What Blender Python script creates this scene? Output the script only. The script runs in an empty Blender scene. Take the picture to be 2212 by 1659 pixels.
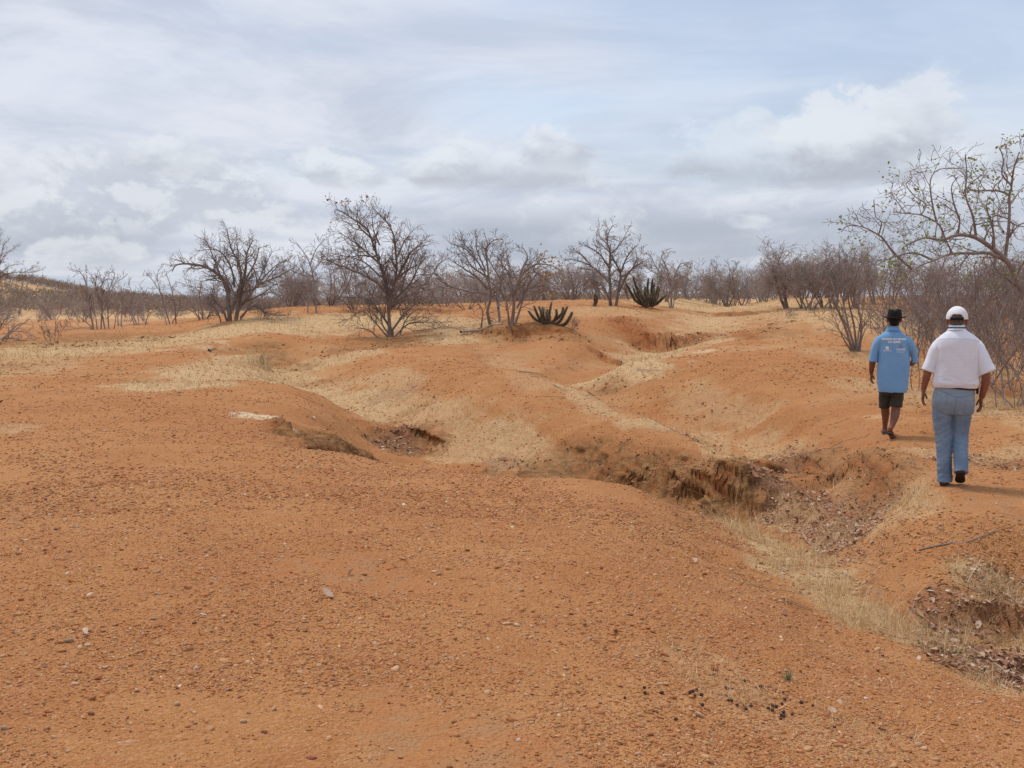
import bpy, bmesh, math, random
import numpy as np
from mathutils import Vector, Matrix, noise as mnoise
from mathutils.bvhtree import BVHTree

random.seed(7)
rng = np.random.default_rng(7)
scene = bpy.context.scene
COL = scene.collection
R = math.radians

# ------------------------------------------------------------------ camera
CAMZ = 1.78
FPX = 2268.0            # focal length in pixels of a 2212 px wide picture
HOR = 650.0             # height of the true horizon in that picture
PITCH = math.atan((829.5 - HOR) / FPX)
cam = bpy.data.cameras.new('camera')
camo = bpy.data.objects.new('camera', cam)
COL.objects.link(camo)
camo.location = (0, 0, CAMZ)
camo.rotation_euler = (math.pi / 2 - PITCH, 0, 0)
cam.sensor_width = 36.0
cam.lens = 36.0 * FPX / 2212.0
cam.clip_start = 0.05
cam.clip_end = 20000
scene.camera = camo


def ray(U, V):
    """direction through a point of the photograph (2212 px wide copy)"""
    x = (U - 1106.0) / FPX
    y = -(V - 829.5) / FPX
    c, s = math.cos(PITCH), math.sin(PITCH)
    d = np.array([x, c + y * s, -s + y * c])
    return d / np.linalg.norm(d)


# ------------------------------------------------------------------ helpers
def link(o, parent=None):
    COL.objects.link(o)
    if parent is not None:
        o.parent = parent
    return o


def tag(o, label=None, cat=None, group=None, kind=None):
    if label: o['label'] = label
    if cat: o['category'] = cat
    if group: o['group'] = group
    if kind: o['kind'] = kind
    return o


def empty(name, loc, rz=0.0, s=1.0):
    o = bpy.data.objects.new(name, None)
    o.empty_display_size = 0.2
    o.location = loc
    o.rotation_euler = (0, 0, rz)
    o.scale = (s, s, s)
    return link(o)


def mesh_np(name, V, F, mat=None, smooth=False, attrs=None):
    """V (n,3); F (m,k) all faces of one size (or list of such arrays)"""
    me = bpy.data.meshes.new(name)
    V = np.asarray(V, dtype=np.float32)
    if not isinstance(F, list): F = [F]
    F = [np.asarray(f, dtype=np.int32) for f in F if len(f)]
    me.vertices.add(len(V))
    me.vertices.foreach_set('co', V.ravel())
    loops = np.concatenate([f.ravel() for f in F])
    sizes = np.concatenate([np.full(len(f), f.shape[1], dtype=np.int32) for f in F])
    starts = np.concatenate([[0], np.cumsum(sizes)[:-1]]).astype(np.int32)
    me.loops.add(len(loops))
    me.loops.foreach_set('vertex_index', loops)
    me.polygons.add(len(sizes))
    me.polygons.foreach_set('loop_start', starts)
    me.polygons.foreach_set('loop_total', sizes)
    if smooth:
        me.polygons.foreach_set('use_smooth', np.ones(len(sizes), dtype=bool))
    me.update(calc_edges=True)
    if attrs:
        for k, (typ, data) in attrs.items():
            a = me.attributes.new(k, typ, 'POINT')
            data = np.asarray(data, dtype=np.float32)
            a.data.foreach_set('color' if typ == 'FLOAT_COLOR' else 'value', data.ravel())
    if mat: me.materials.append(mat)
    return me


def obj_np(name, V, F, mat=None, parent=None, smooth=False, attrs=None):
    return link(bpy.data.objects.new(name, mesh_np(name, V, F, mat, smooth, attrs)), parent)


# ------------------------------------------------------------------ value noise
def _hash(ix, iy, seed):
    h = (ix.astype(np.int64) * 374761393 + iy.astype(np.int64) * 668265263 + seed * 1442695041) & 0xFFFFFFFF
    h = ((h ^ (h >> 13)) * 1274126177) & 0xFFFFFFFF
    h = h ^ (h >> 16)
    return (h & 0xFFFF) / 65535.0 * 2 - 1


def vnoise(x, y, seed=0):
    x = np.asarray(x, float); y = np.asarray(y, float)
    ix = np.floor(x); iy = np.floor(y)
    fx = x - ix; fy = y - iy
    fx = fx * fx * fx * (fx * (fx * 6 - 15) + 10); fy = fy * fy * fy * (fy * (fy * 6 - 15) + 10)
    a = _hash(ix, iy, seed); b = _hash(ix + 1, iy, seed)
    c = _hash(ix, iy + 1, seed); d = _hash(ix + 1, iy + 1, seed)
    return (a * (1 - fx) + b * fx) * (1 - fy) + (c * (1 - fx) + d * fx) * fy


def fbm(x, y, octs=4, seed=0, gain=0.5):
    s = 0; a = 1.0; t = 0
    for i in range(octs):
        c, sn = math.cos(i * 1.3), math.sin(i * 1.3)
        s = s + a * vnoise((x * c - y * sn) * 2 ** i, (x * sn + y * c) * 2 ** i, seed + i * 17)
        t += a; a *= gain
    return s / t


def sstep(e0, e1, x):
    t = np.clip((x - e0) / (e1 - e0), 0, 1)
    return t * t * (3 - 2 * t)


# ------------------------------------------------------------------ materials
class NT:
    def __init__(s, tree):
        s.t = tree; s.n = tree.nodes; s.l = tree.links
    def new(s, typ, **kw):
        nd = s.n.new(typ)
        for k, v in kw.items():
            if hasattr(nd, k): setattr(nd, k, v)
            else: nd.inputs[k].default_value = v
        return nd
    def ln(s, a, b): s.l.new(a, b)
    def val(s, sock, v):
        if isinstance(v, bpy.types.NodeSocket): s.ln(v, sock)
        else: sock.default_value = v
    def math(s, op, a, b=0.0, c=None, clamp=False):
        nd = s.n.new('ShaderNodeMath'); nd.operation = op; nd.use_clamp = clamp
        s.val(nd.inputs[0], a); s.val(nd.inputs[1], b)
        if c is not None: s.val(nd.inputs[2], c)
        return nd.outputs[0]
    def mix(s, f, a, b, blend='MIX'):
        nd = s.n.new('ShaderNodeMix'); nd.data_type = 'RGBA'; nd.blend_type = blend
        s.val(nd.inputs[0], f); s.val(nd.inputs[6], a); s.val(nd.inputs[7], b)
        return nd.outputs[2]
    def ramp(s, f, stops):
        nd = s.n.new('ShaderNodeValToRGB')
        while len(nd.color_ramp.elements) < len(stops): nd.color_ramp.elements.new(0.5)
        for e, (p, c) in zip(nd.color_ramp.elements, stops):
            e.position = p; e.color = c if len(c) == 4 else (*c, 1)
        s.ln(f, nd.inputs[0]); return nd.outputs[0]
    def noise(s, vec, scale, detail=4, rough=0.55, dist=0.0, out=0):
        nd = s.n.new('ShaderNodeTexNoise')
        if vec is not None: s.ln(vec, nd.inputs['Vector'])
        nd.inputs['Scale'].default_value = scale; nd.inputs['Detail'].default_value = detail
        nd.inputs['Roughness'].default_value = rough; nd.inputs['Distortion'].default_value = dist
        return nd.outputs[out]
    def smooth(s, x, a, b):
        nd = s.n.new('ShaderNodeMapRange'); nd.interpolation_type = 'SMOOTHSTEP'
        s.val(nd.inputs['Value'], x); s.val(nd.inputs['From Min'], a); s.val(nd.inputs['From Max'], b)
        return nd.outputs[0]
    def attr(s, name):
        nd = s.n.new('ShaderNodeAttribute'); nd.attribute_name = name; return nd


def mat_new(name):
    m = bpy.data.materials.new(name); m.use_nodes = True
    nt = NT(m.node_tree)
    b = m.node_tree.nodes['Principled BSDF']
    b.inputs['Roughness'].default_value = 0.9
    if 'Specular IOR Level' in b.inputs: b.inputs['Specular IOR Level'].default_value = 0.2
    return m, nt, b


def simple_mat(name, col, rough=0.85, var=0.25, scale=8.0, bump=0.0, bscale=60.0, col2=None, spec=0.25, objcoord=True):
    m, nt, b = mat_new(name)
    tc = nt.new('ShaderNodeTexCoord')
    vec = tc.outputs['Object'] if objcoord else tc.outputs['Generated']
    n = nt.noise(vec, scale, 5, 0.6)
    c2 = col2 or tuple(c * (1 - var) for c in col)
    c = nt.mix(nt.smooth(n, 0.35, 0.65), (*col, 1), (*c2, 1))
    if name.startswith(('twig', 'bark')):      # every plant has its own tone
        oi = nt.new('ShaderNodeObjectInfo')
        c = nt.mix(nt.math('MULTIPLY', oi.outputs['Random'], .55), c, (col[0] * .72, col[1] * .60, col[2] * .50, 1))
    nt.ln(c, b.inputs['Base Color'])
    b.inputs['Roughness'].default_value = rough
    b.inputs['Specular IOR Level'].default_value = spec
    if bump > 0:
        n2 = nt.noise(vec, bscale, 4, 0.6)
        bp = nt.new('ShaderNodeBump'); bp.inputs['Strength'].default_value = bump
        bp.inputs['Distance'].default_value = 0.01
        nt.ln(n2, bp.inputs['Height']); nt.ln(bp.outputs[0], b.inputs['Normal'])
    return m
# ------------------------------------------------------------------ terrain
# spot heights: bearing and dip as seen in the photo (2212 px copy) and a height in metres
CP = [
 (1060,1659,.16),(1060,1400,.18),(1060,1250,.17),(1060,1150,.13),(1060,1080,.06),(1060,1022,-.04),
 (700,1659,.18),(700,1300,.2),(700,1100,.17),(700,1020,.12),(700,978,.08),
 (300,1659,.2),(300,1300,.24),(300,1100,.25),(300,980,.25),(300,900,.26),(300,850,.27),(300,800,.31),(300,760,.36),
 (500,1000,.2),(480,930,.22),(450,860,.27),(600,860,.22),(720,905,.14),(640,915,.18),(760,935,.0),
 (0,1659,.22),(0,1300,.26),(0,1000,.27),(0,850,.28),(0,780,.36),(-300,1200,.25),(-300,850,.25),(-400,760,.2),
 (1400,1659,.12),(1400,1400,.12),(1400,1250,.08),(1400,1150,.0),(1400,1062,-.12),
 (1300,1036,-.08),(1500,1098,-.22),
 (1700,1659,.05),(1700,1450,.0),(1700,1330,-.1),(1600,1200,-.25),
 (2000,1659,.0),(2000,1550,-.08),(2200,1659,-.02),(1900,1420,-.25),(2350,1659,.0),
 (450,760,.48),(600,740,.55),(700,720,.65),(500,730,.6),
 (760,800,.3),(850,850,.2),(980,870,.15),
 (850,738,.5),(950,740,.52),(1100,745,.52),(1130,800,.38),(1180,840,.22),(1250,884,.06),(1400,945,-.17),(1550,1003,-.33),(1000,930,-.12),(1150,960,-.2),(1000,800,.38),
 (1110,697,1.05),(1050,697,1.02),(1190,702,1.0),(1200,760,.5),(1300,740,.7),(1300,700,1.0),(1360,690,1.15),
 (1440,684,1.24),(1250,685,1.2),(1405,666,1.46),(1320,662,1.55),
 (1400,845,.15),(1500,870,.06),(1600,880,.02),(1600,800,.35),(1750,940,-.05),(1600,740,.72),(1500,770,.5),(1700,700,1.0),(1650,690,1.1),
 (1575,655,1.66),(1680,668,1.42),(1850,756,.62),(1750,780,.5),(1760,850,.15),(1925,951,-.02),(2060,1048,.0),(1900,1000,-.05),(2212,1000,.03),(2212,1100,.02),
 (1950,1120,-.08),(2100,1180,-.06),(1920,1220,-.27),(2050,1260,-.24),(2212,1210,-.05),(2400,1150,.0),(2400,1300,-.1),
 (2100,860,.25),(2212,820,.38),(2000,760,.6),(2150,740,.75),(2400,900,.25),(2400,760,.7),(1950,700,1.05),(2212,690,1.15),
 (505,692,1.03),(700,695,1.0),(400,715,.6),(230,713,.42),(30,742,.32),(150,735,.36),(-100,720,.4),(300,735,.4),
 (620,672,1.35),(850,675,1.3),
]
CPW = [  # the same in plan: x, y, z
 (0,0,.2),(0,-3,.2),(3,0,.1),(-3,0,.25),(-8,2,.3),(8,2,.1),(0,-15,0),(15,-10,-.2),(-15,-10,.3),(-20,10,.4),(20,8,.2),(30,0,.3),(-30,0,.3),
 (0,-80,0),(60,-40,0),(-60,-40,0),
 (-42,60,-.1),(-30,75,.2),(-18,70,.9),(-5,70,1.5),(10,70,1.9),(25,70,2.0),(45,75,2.0),(45,45,1.5),(40,25,1.0),(-45,30,.3),
 (-60,110,-.6),(-30,110,.0),(0,110,1.4),(30,110,2.0),(60,110,2.2),(90,60,2.0),(-90,60,0),
 (-100,250,-1.5),(0,250,.5),(100,250,2.0),(-200,500,-3),(0,600,-2),(200,500,0),(0,2000,-6),(-800,1800,-6),(800,1800,-6),(1500,200,-4),(-1500,200,-4),(0,-2000,-5),(1200,-1200,-5),(-1200,-1200,-5),
]


def _world(U, V, z):
    d = ray(U, V)
    t = (z - CAMZ) / d[2]
    return (d[0] * t, d[1] * t, z)


def _uv(x, y):
    r = np.sqrt(x * x + y * y)
    th = np.arctan2(x, y)
    q = np.log(r + 1.0)
    return np.stack([np.sin(th) * q * 1.5, np.cos(th) * q * 1.5, ], -1)


_P = np.array([_world(*c) for c in CP] + CPW)
_C = _uv(_P[:, 0], _P[:, 1])


def _phi(d2):
    return np.where(d2 > 1e-12, 0.5 * d2 * np.log(np.maximum(d2, 1e-12)), 0)


_n = len(_P)
_d2 = ((_C[:, None] - _C[None]) ** 2).sum(-1)
_A = np.zeros((_n + 3, _n + 3))
_A[:_n, :_n] = _phi(_d2) + np.eye(_n) * 0.002
_A[:_n, _n] = 1; _A[:_n, _n + 1:] = _C
_A[_n, :_n] = 1; _A[_n + 1:, :_n] = _C.T
_W = np.linalg.solve(_A, np.concatenate([_P[:, 2], np.zeros(3)]))


def base_h(x, y):
    shp = np.shape(x)
    x = np.ravel(x).astype(float); y = np.ravel(y).astype(float)
    out = np.empty(len(x))
    for i in range(0, len(x), 60000):
        c = _uv(x[i:i + 60000], y[i:i + 60000])
        d2 = ((c[:, None] - _C[None]) ** 2).sum(-1)
        out[i:i + 60000] = _phi(d2) @ _W[:_n] + _W[_n] + c @ _W[_n + 1:]
    return out.reshape(shp)


def seg_nearest(x, y, P):
    """distance to a polyline P (k, m) and its columns interpolated at the nearest point"""
    best = np.full(np.shape(x), 1e9); val = np.zeros(np.shape(x) + (P.shape[1],)); side = np.zeros(np.shape(x))
    for a, b in zip(P[:-1], P[1:]):
        dx, dy = b[0] - a[0], b[1] - a[1]
        L2 = dx * dx + dy * dy + 1e-9
        t = np.clip(((x - a[0]) * dx + (y - a[1]) * dy) / L2, 0, 1)
        d = np.hypot(x - a[0] - t * dx, y - a[1] - t * dy)
        m = d < best
        best = np.where(m, d, best)
        side = np.where(m, np.sign((x - a[0]) * dy - (y - a[1]) * dx), side)
        val[m] = (a[None] * (1 - t[m][:, None]) + b[None] * t[m][:, None])
    return best, val, side


def smooth_poly(P, n=6):
    """Catmull-Rom through the rows of P"""
    P = np.array(P, float); Q = np.vstack([2 * P[0] - P[1], P, 2 * P[-1] - P[-2]])
    out = []
    for i in range(1, len(Q) - 2):
        for k in range(n):
            t = k / n
            out.append(0.5 * ((2 * Q[i]) + (Q[i + 1] - Q[i - 1]) * t + (2 * Q[i - 1] - 5 * Q[i] + 4 * Q[i + 1] - Q[i + 2]) * t * t
                              + (3 * Q[i] - Q[i - 1] - 3 * Q[i + 1] + Q[i + 2]) * t ** 3))
    out.append(Q[-2])
    return np.array(out)


# gullies: (bearing/dip in the photo, floor height, width of the near/left side, width of the far/right side)
def gully(pts):
    rows = []
    for p in pts:
        if p[0] == 'w': x, y, z = p[1:4]; w1, w2 = p[4:6]
        else:
            x, y, z = _world(*p[:3]); w1, w2 = p[3:5]
        rows.append((x, y, z, w1, w2))
    return smooth_poly(rows)


def atU(U, y, z, w1, w2):
    return ('w', (U - 1106) / FPX * y, y, z, w1, w2)


G1 = gully([(500,766,.42,1.5,1.5),(560,776,.08,1.6,1.4),(640,800,-.1,1.5,1.4),(720,850,-.3,1.4,1.3),(805,905,-.5,1.2,1.2),(850,955,-.65,1.1,1.4),
            atU(1000,15.2,-.8,1.3,1.8), atU(1180,14.0,-.92,1.4,1.5), atU(1380,12.9,-1.0,1.3,1.0), atU(1530,12.1,-.98,1.0,.75),
            (1640,1135,-.80,1.0,.8),(1730,1195,-.52,1.0,.6),(1860,1290,-.37,.9,.55),(1990,1375,-.34,.8,.5),(2120,1450,-.38,.7,.7),(2300,1540,-.55,.7,.9),(2700,1700,-.7,1,1)])
G2 = gully([(1600,655,1.5,2.5,2.5),(1560,672,1.25,2.2,2.5),(1530,700,.9,2.2,3),(1450,742,.36,1.6,2.4),(1360,785,.08,1.6,1.7),(1235,832,-.2,1.3,1.5),(1270,872,-.34,1.0,1.6),
            (1400,915,-.48,1.0,1.3),(1540,957,-.6,1.0,1.2),(1650,1003,-.66,1.0,.9),(1735,1070,-.58,.9,.7),(1785,1125,-.53,.8,.6),(1815,1170,-.44,.6,.45),(1850,1250,-.38,.4,.35)])
G3 = gully([atU(600,12.5,.14,.4,.4), atU(650,12.5,-.05,.55,.55), atU(690,12.7,-.25,.65,.65), atU(740,13.0,-.42,.8,.9), atU(820,14.2,-.6,.9,1.0), atU(890,15.6,-.72,1,1)])
G4 = gully([(1040,725,.62,.8,.8),(1080,765,.3,1.1,1.0),(1130,800,.08,1.2,1.1),(1180,822,-.08,1.2,1.1),(1235,836,-.2,.9,.9)])
G5 = gully([(2330,1180,-.2,.5,.5),(2240,1280,-.42,.5,.6),(2180,1350,-.5,.6,.55),(2130,1430,-.6,.5,.5)])
G6 = gully([(1760,742,.42,1.2,1.2),(1620,752,.38,1.4,1.2),(1520,766,.25,1.3,1.2),(1400,782,.1,1,1)])
G7 = gully([(900,800,.24,1.0,1.0),(820,815,.14,1.3,1.0),(720,835,-.02,1.2,1.0),(700,852,-.1,1.,1.)])
G8 = gully([(1700,925,-.1,.6,.6),(1640,905,-.12,.9,.6),(1560,892,-.12,.8,.7),(1480,900,-.2,.7,.7),(1420,912,-.33,.6,.6)])
GULLIES = [(G1, 2.3), (G2, 2.3), (G3, 2.2), (G4, 2.2), (G5, 2.6), (G6, 2.0), (G7, 2.0), (G8, 2.0)]


def _w(U, V, z): return _world(U, V, z)[:2]


# steep cut banks: centre line in plan, height of the step, run-out behind (+) and in front (-)
def bank(pts):
    return smooth_poly([(*_w(U, V, z), h, s) for U, V, z, h, s in pts], 5)


CUTS = [
    (bank([(1320,696,1.0,.0,.5),(1368,704,.94,.36,.45),(1400,709,.9,.6,.38),(1440,712,.88,.66,.38),(1475,711,.9,.5,.42),(1510,704,.95,.22,.5),(1550,698,.98,.0,.5)]), 1, 1.2),
    (bank([(1120,985,-.55,.0,.5),(1240,1005,-.6,.07,.5),(1340,1025,-.65,.12,.5),(1440,1050,-.68,.22,.42),(1540,1080,-.72,.36,.34),(1605,1096,-.76,.34,.30),(1655,1110,-.78,.0,.3)]), 1, .8),
    (bank([(620,962,.0,.0,.4),(670,970,-.1,.20,.32),(740,978,-.25,.34,.30),(800,982,-.4,.28,.32),(840,978,-.5,.0,.4)]), 1, .7),
    (bank([(770,905,-.3,.0,.4),(830,908,-.35,.14,.36),(880,908,-.28,.24,.32),(912,902,-.2,.2,.32),(945,908,-.2,.0,.3)]), 1, .6),
    (bank([(1240,738,.62,.0,.1),(1300,742,.6,.12,.07),(1350,744,.62,.1,.07),(1380,740,.7,.0,.1)]), 1, .7),
    (bank([(1530,664,1.5,.0,.4),(1560,665,1.48,.2,.4),(1610,666,1.46,.18,.4),(1660,665,1.46,.0,.4)]), 1, 1.2),
    (bank([(1010,710,.85,.0,.15),(1060,716,.8,.18,.2),(1130,720,.78,.22,.2),(1200,716,.85,.14,.15),(1250,708,.95,.0,.1)]), 1, .9),
    (bank([(1600,985,-.4,.0,.3),(1660,975,-.38,.18,.26),(1720,978,-.38,.17,.26),(1780,998,-.4,.1,.26),(1815,1015,-.38,.0,.3)]), 1, .35),
    (bank([(1710,1045,-.55,.0,.3),(1780,1035,-.5,.16,.26),(1850,1045,-.48,.22,.26),(1900,1075,-.42,.15,.26),(1935,1115,-.4,.0,.3)]), 1, .4),
    (bank([(1560,700,.95,.0,.3),(1590,706,.95,.09,.35),(1640,702,1.0,.06,.35),(1690,690,1.1,.0,.3)]), 1, .7),
    (bank([(2030,1275,-.25,.0,.1),(2080,1262,-.24,.1,.08),(2150,1258,-.22,.12,.08),(2230,1250,-.18,.12,.08),(2330,1240,-.15,.0,.1)]), 1, .35),
]

def _cs(pts): return smooth_poly([(*_w(U, V, z), w) for U, V, z, w in pts], 4)


CRUST = [
    (_cs([(1150,965,-.35,.5),(1250,985,-.45,.6),(1350,1005,-.5,.65),(1450,1030,-.55,.65),(1550,1060,-.6,.6),(1620,1090,-.7,.4)]), 1.0),
    (_cs([(640,955,.02,.25),(680,952,.0,.5),(740,958,-.1,.6),(805,970,-.3,.5)]), 1.0),
    (_cs([(790,905,-.25,.4),(850,895,-.2,.5),(910,905,-.15,.4)]), .9),
    (_cs([(1620,965,-.3,.35),(1690,955,-.25,.4),(1760,972,-.3,.4),(1790,1000,-.35,.3)]), 1.0),
    (_cs([(1730,1030,-.45,.3),(1800,1015,-.35,.4),(1870,1030,-.35,.4),(1920,1075,-.35,.35)]), 1.0),
    (_cs([(1380,885,-.1,.5),(1440,888,-.08,.6),(1500,905,-.15,.4)]), .7),
    (_cs([(1630,1010,-.5,.2),(1690,1040,-.5,.25),(1720,1070,-.6,.25)]), .8),
    (_cs([(2030,1275,-.22,.2),(2100,1255,-.15,.25),(2180,1240,-.12,.25),(2280,1235,-.1,.2)]), .8),
    (_cs([(1950,995,.0,.15),(2010,993,.0,.2),(2040,998,.0,.1)]), .9), (_cs([(2100,1000,.0,.15),(2180,1010,.0,.2)]), .5),
    (_cs([(560,745,.45,.8),(640,755,.45,.8)]), .6), (_cs([(640,800,.15,.7),(690,790,.2,.7)]), .5),
    (_cs([(830,745,.48,1.2),(900,738,.5,1.0)]), .7), (_cs([(770,745,.45,.8),(720,752,.42,.8)]), .5),
    (_cs([(1020,705,.95,.6),(1100,708,.95,.9),(1200,708,1.0,.7),(1250,713,.9,.5)]), .6),
    (_cs([(1530,663,1.5,.8),(1590,664,1.5,1.0),(1680,664,1.48,.8)]), .5), (_cs([(1570,700,1.0,.5),(1640,695,1.1,.5),(1700,685,1.2,.4)]), .35),
    (_cs([(1250,800,.3,.5),(1310,795,.35,.6),(1340,802,.3,.3)]), .6), (_cs([(1300,870,-.05,.4),(1350,850,.1,.4)]), .35),
    (_cs([(160,740,.4,2.5),(230,722,.45,2.2),(300,735,.42,1.5)]), .7), (_cs([(0,795,.3,1.2),(90,790,.32,.8)]), .6),
    (_cs([(800,860,.0,.4),(870,850,.0,.5)]), .5), (_cs([(960,985,-.5,.3),(1060,1000,-.6,.3)]), .5), (_cs([(1880,890,.0,.15),(1960,893,.0,.2)]), .4),
]

MOUNDS = [(1575,662,1.5,.22,3.0),(1765,683,1.3,.10,1.2),(1110,705,.95,.25,2.4),(2010,700,1.1,.35,2.0),(1685,672,1.42,.1,1.4),(1580,805,.3,.16,2.6),(1310,790,.35,.2,1.4),(1120,830,.2,.12,1.8),(520,870,.25,.1,1.6)]


def mask_of(strokes, x, y, sharp=1.0, seed=0, fr=1.2, wk=1.0):
    x = np.asarray(x, float); y = np.asarray(y, float)
    out = np.zeros_like(x)
    n = fbm(x * fr, y * fr, 4, 100 + seed); n2 = fbm(x * fr * 3, y * fr * 3, 3, 130 + seed)
    for S, k in strokes:
        mm = S[:, 2].max() * 3
        m = (x > S[:, 0].min() - mm) & (x < S[:, 0].max() + mm) & (y > S[:, 1].min() - mm) & (y < S[:, 1].max() + mm)
        if not m.any(): continue
        d, v, _ = seg_nearest(x[m], y[m], S)
        q = d / (v[:, 2] * wk) + .7 * n[m] + .5 * n2[m]
        out[m] = np.maximum(out[m], k * sstep(1.35, .55, q))
    return out


def H(x, y, detail=True, masks=False):
    x = np.asarray(x, float); y = np.asarray(y, float)
    shp = x.shape; x = x.ravel(); y = y.ravel()
    r = np.hypot(x, y)
    wx = x + .35 * fbm(x * .55, y * .55, 3, 5) * sstep(4, 9, r); wy = y + .35 * fbm(x * .55, y * .55, 3, 9) * sstep(4, 9, r)
    b = base_h(x, y)
    z = b.copy(); carve = np.zeros_like(z); near = np.full_like(z, 9.0)
    for G, p in GULLIES:
        m = (x > G[:, 0].min() - 6) & (x < G[:, 0].max() + 6) & (y > G[:, 1].min() - 6) & (y < G[:, 1].max() + 6)
        if not m.any(): continue
        d, v, sd = seg_nearest(wx[m], wy[m], G)
        w = np.where(sd > 0, v[:, 3], v[:, 4])
        k = np.exp(-(d / w) ** p)
        z[m] = z[m] * (1 - k) + np.minimum(v[:, 2], z[m]) * k
        carve[m] = np.maximum(carve[m], k); near[m] = np.minimum(near[m], d / w)
    steep = np.zeros_like(z)
    for Bk, sgn, back in CUTS:
        m = (x > Bk[:, 0].min() - 4) & (x < Bk[:, 0].max() + 4) & (y > Bk[:, 1].min() - 4) & (y < Bk[:, 1].max() + 4)
        if not m.any(): continue
        jx = x[m] + .12 * back * fbm(x[m] * 2.2 / back, y[m] * 2.2 / back, 3, 21); jy = y[m] + .3 * back * fbm(x[m] * 1.6 / back, y[m] * 1.6 / back, 3, 22)
        d, v, sd = seg_nearest(jx, jy, Bk)
        s = d * np.where(sd < 0, 1, -1) * sgn       # positive: behind the face (away from the camera)
        up = sstep(-v[:, 3] * .5, v[:, 3] * .5, s) * np.exp(-np.maximum(s, 0) / (back * 1.3))
        dn = -.35 * np.exp(-(s + v[:, 3]) ** 2 / (2 * (back * .45) ** 2)) * (s < v[:, 3])
        lim = sstep(1.0, 0.0, np.clip(d / (back * 3), 0, 1))
        z[m] += v[:, 2] * (up + dn * .6) * lim
        steep[m] = np.maximum(steep[m], np.exp(-(s / (v[:, 3] * 1.3)) ** 2) * np.clip(v[:, 2] / .12, 0, 1))
    for U, V, zz, h, rad in MOUNDS:
        cx, cy = _w(U, V, zz)
        d = np.hypot(x - cx, y - cy) / rad
        z += h * np.exp(-d ** 2 * 1.2) * (1 + .3 * fbm(x, y, 2, 77))
    # distant low ridge on the left
    rx, ry = x + 190, y - 330
    z += (17.0 * np.exp(-((x + 225) / 85) ** 2 - (ry / 85) ** 2)) * (1 + .10 * fbm(x * .02, y * .02, 4, 3))
    if detail:
        far = sstep(3, 30, r)
        z += .035 * fbm(x * .7, y * .7, 4, 31) * (1 + 1.2 * far) + .012 * fbm(x * 4, y * 4, 3, 37) * (1 - .5 * far)
        rough = np.clip(carve * (1 - carve) * 2.4, 0, 1)
        z += rough * (.07 * fbm(x * 2.3, y * 2.3, 4, 41) + .03 * np.abs(fbm(x * 7, y * 7, 3, 43)))
        cru = mask_of(CRUST, x, y, seed=5, fr=1.2)
        z += cru * (.13 * fbm(x * 1.9, y * 1.9, 3, 50) - .10 * np.abs(fbm(x * 3.6, y * 3.6, 3, 51)) + .04 * fbm(x * 8, y * 8, 3, 52) - .015 * np.abs(fbm(x * 17, y * 17, 2, 53))) * (1 - .6 * steep)
        z += steep * (.035 * fbm(x * 3, y * 3, 3, 47))
        z += sstep(60, 160, r) * 0.6 * fbm(x * .03, y * .03, 4, 61)
    if masks:
        carve = carve if detail else carve
        return z.reshape(shp), carve.reshape(shp), near.reshape(shp), steep.reshape(shp)
    return z.reshape(shp)


def hz(x, y): return float(H(np.array([x]), np.array([y]))[0])


_ts = np.exp(np.linspace(math.log(2.0), math.log(900), 2600))


def pt(U, V):
    """first place where the line of sight through (U, V) meets the ground"""
    d = ray(U, V)
    x = d[0] * _ts; y = d[1] * _ts; z = CAMZ + d[2] * _ts
    h = H(x, y)
    i = np.argmax(h > z)
    if h[i] <= z[i]: i = len(_ts) - 1
    a = max(i - 1, 0)
    g0 = z[a] - h[a]; g1 = z[i] - h[i]
    t = _ts[a] + (_ts[i] - _ts[a]) * (g0 / (g0 - g1 + 1e-9) if g0 > 0 else 0)
    return np.array([d[0] * t, d[1] * t, hz(d[0] * t, d[1] * t)])


# ------------------------------------------------------------------ cover masks (straw grass, leaf litter, bare smooth patches)
def stroke(pts, n=4):
    return smooth_poly([(*pt(U, V)[:2], w) for U, V, w in pts], n)


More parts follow.
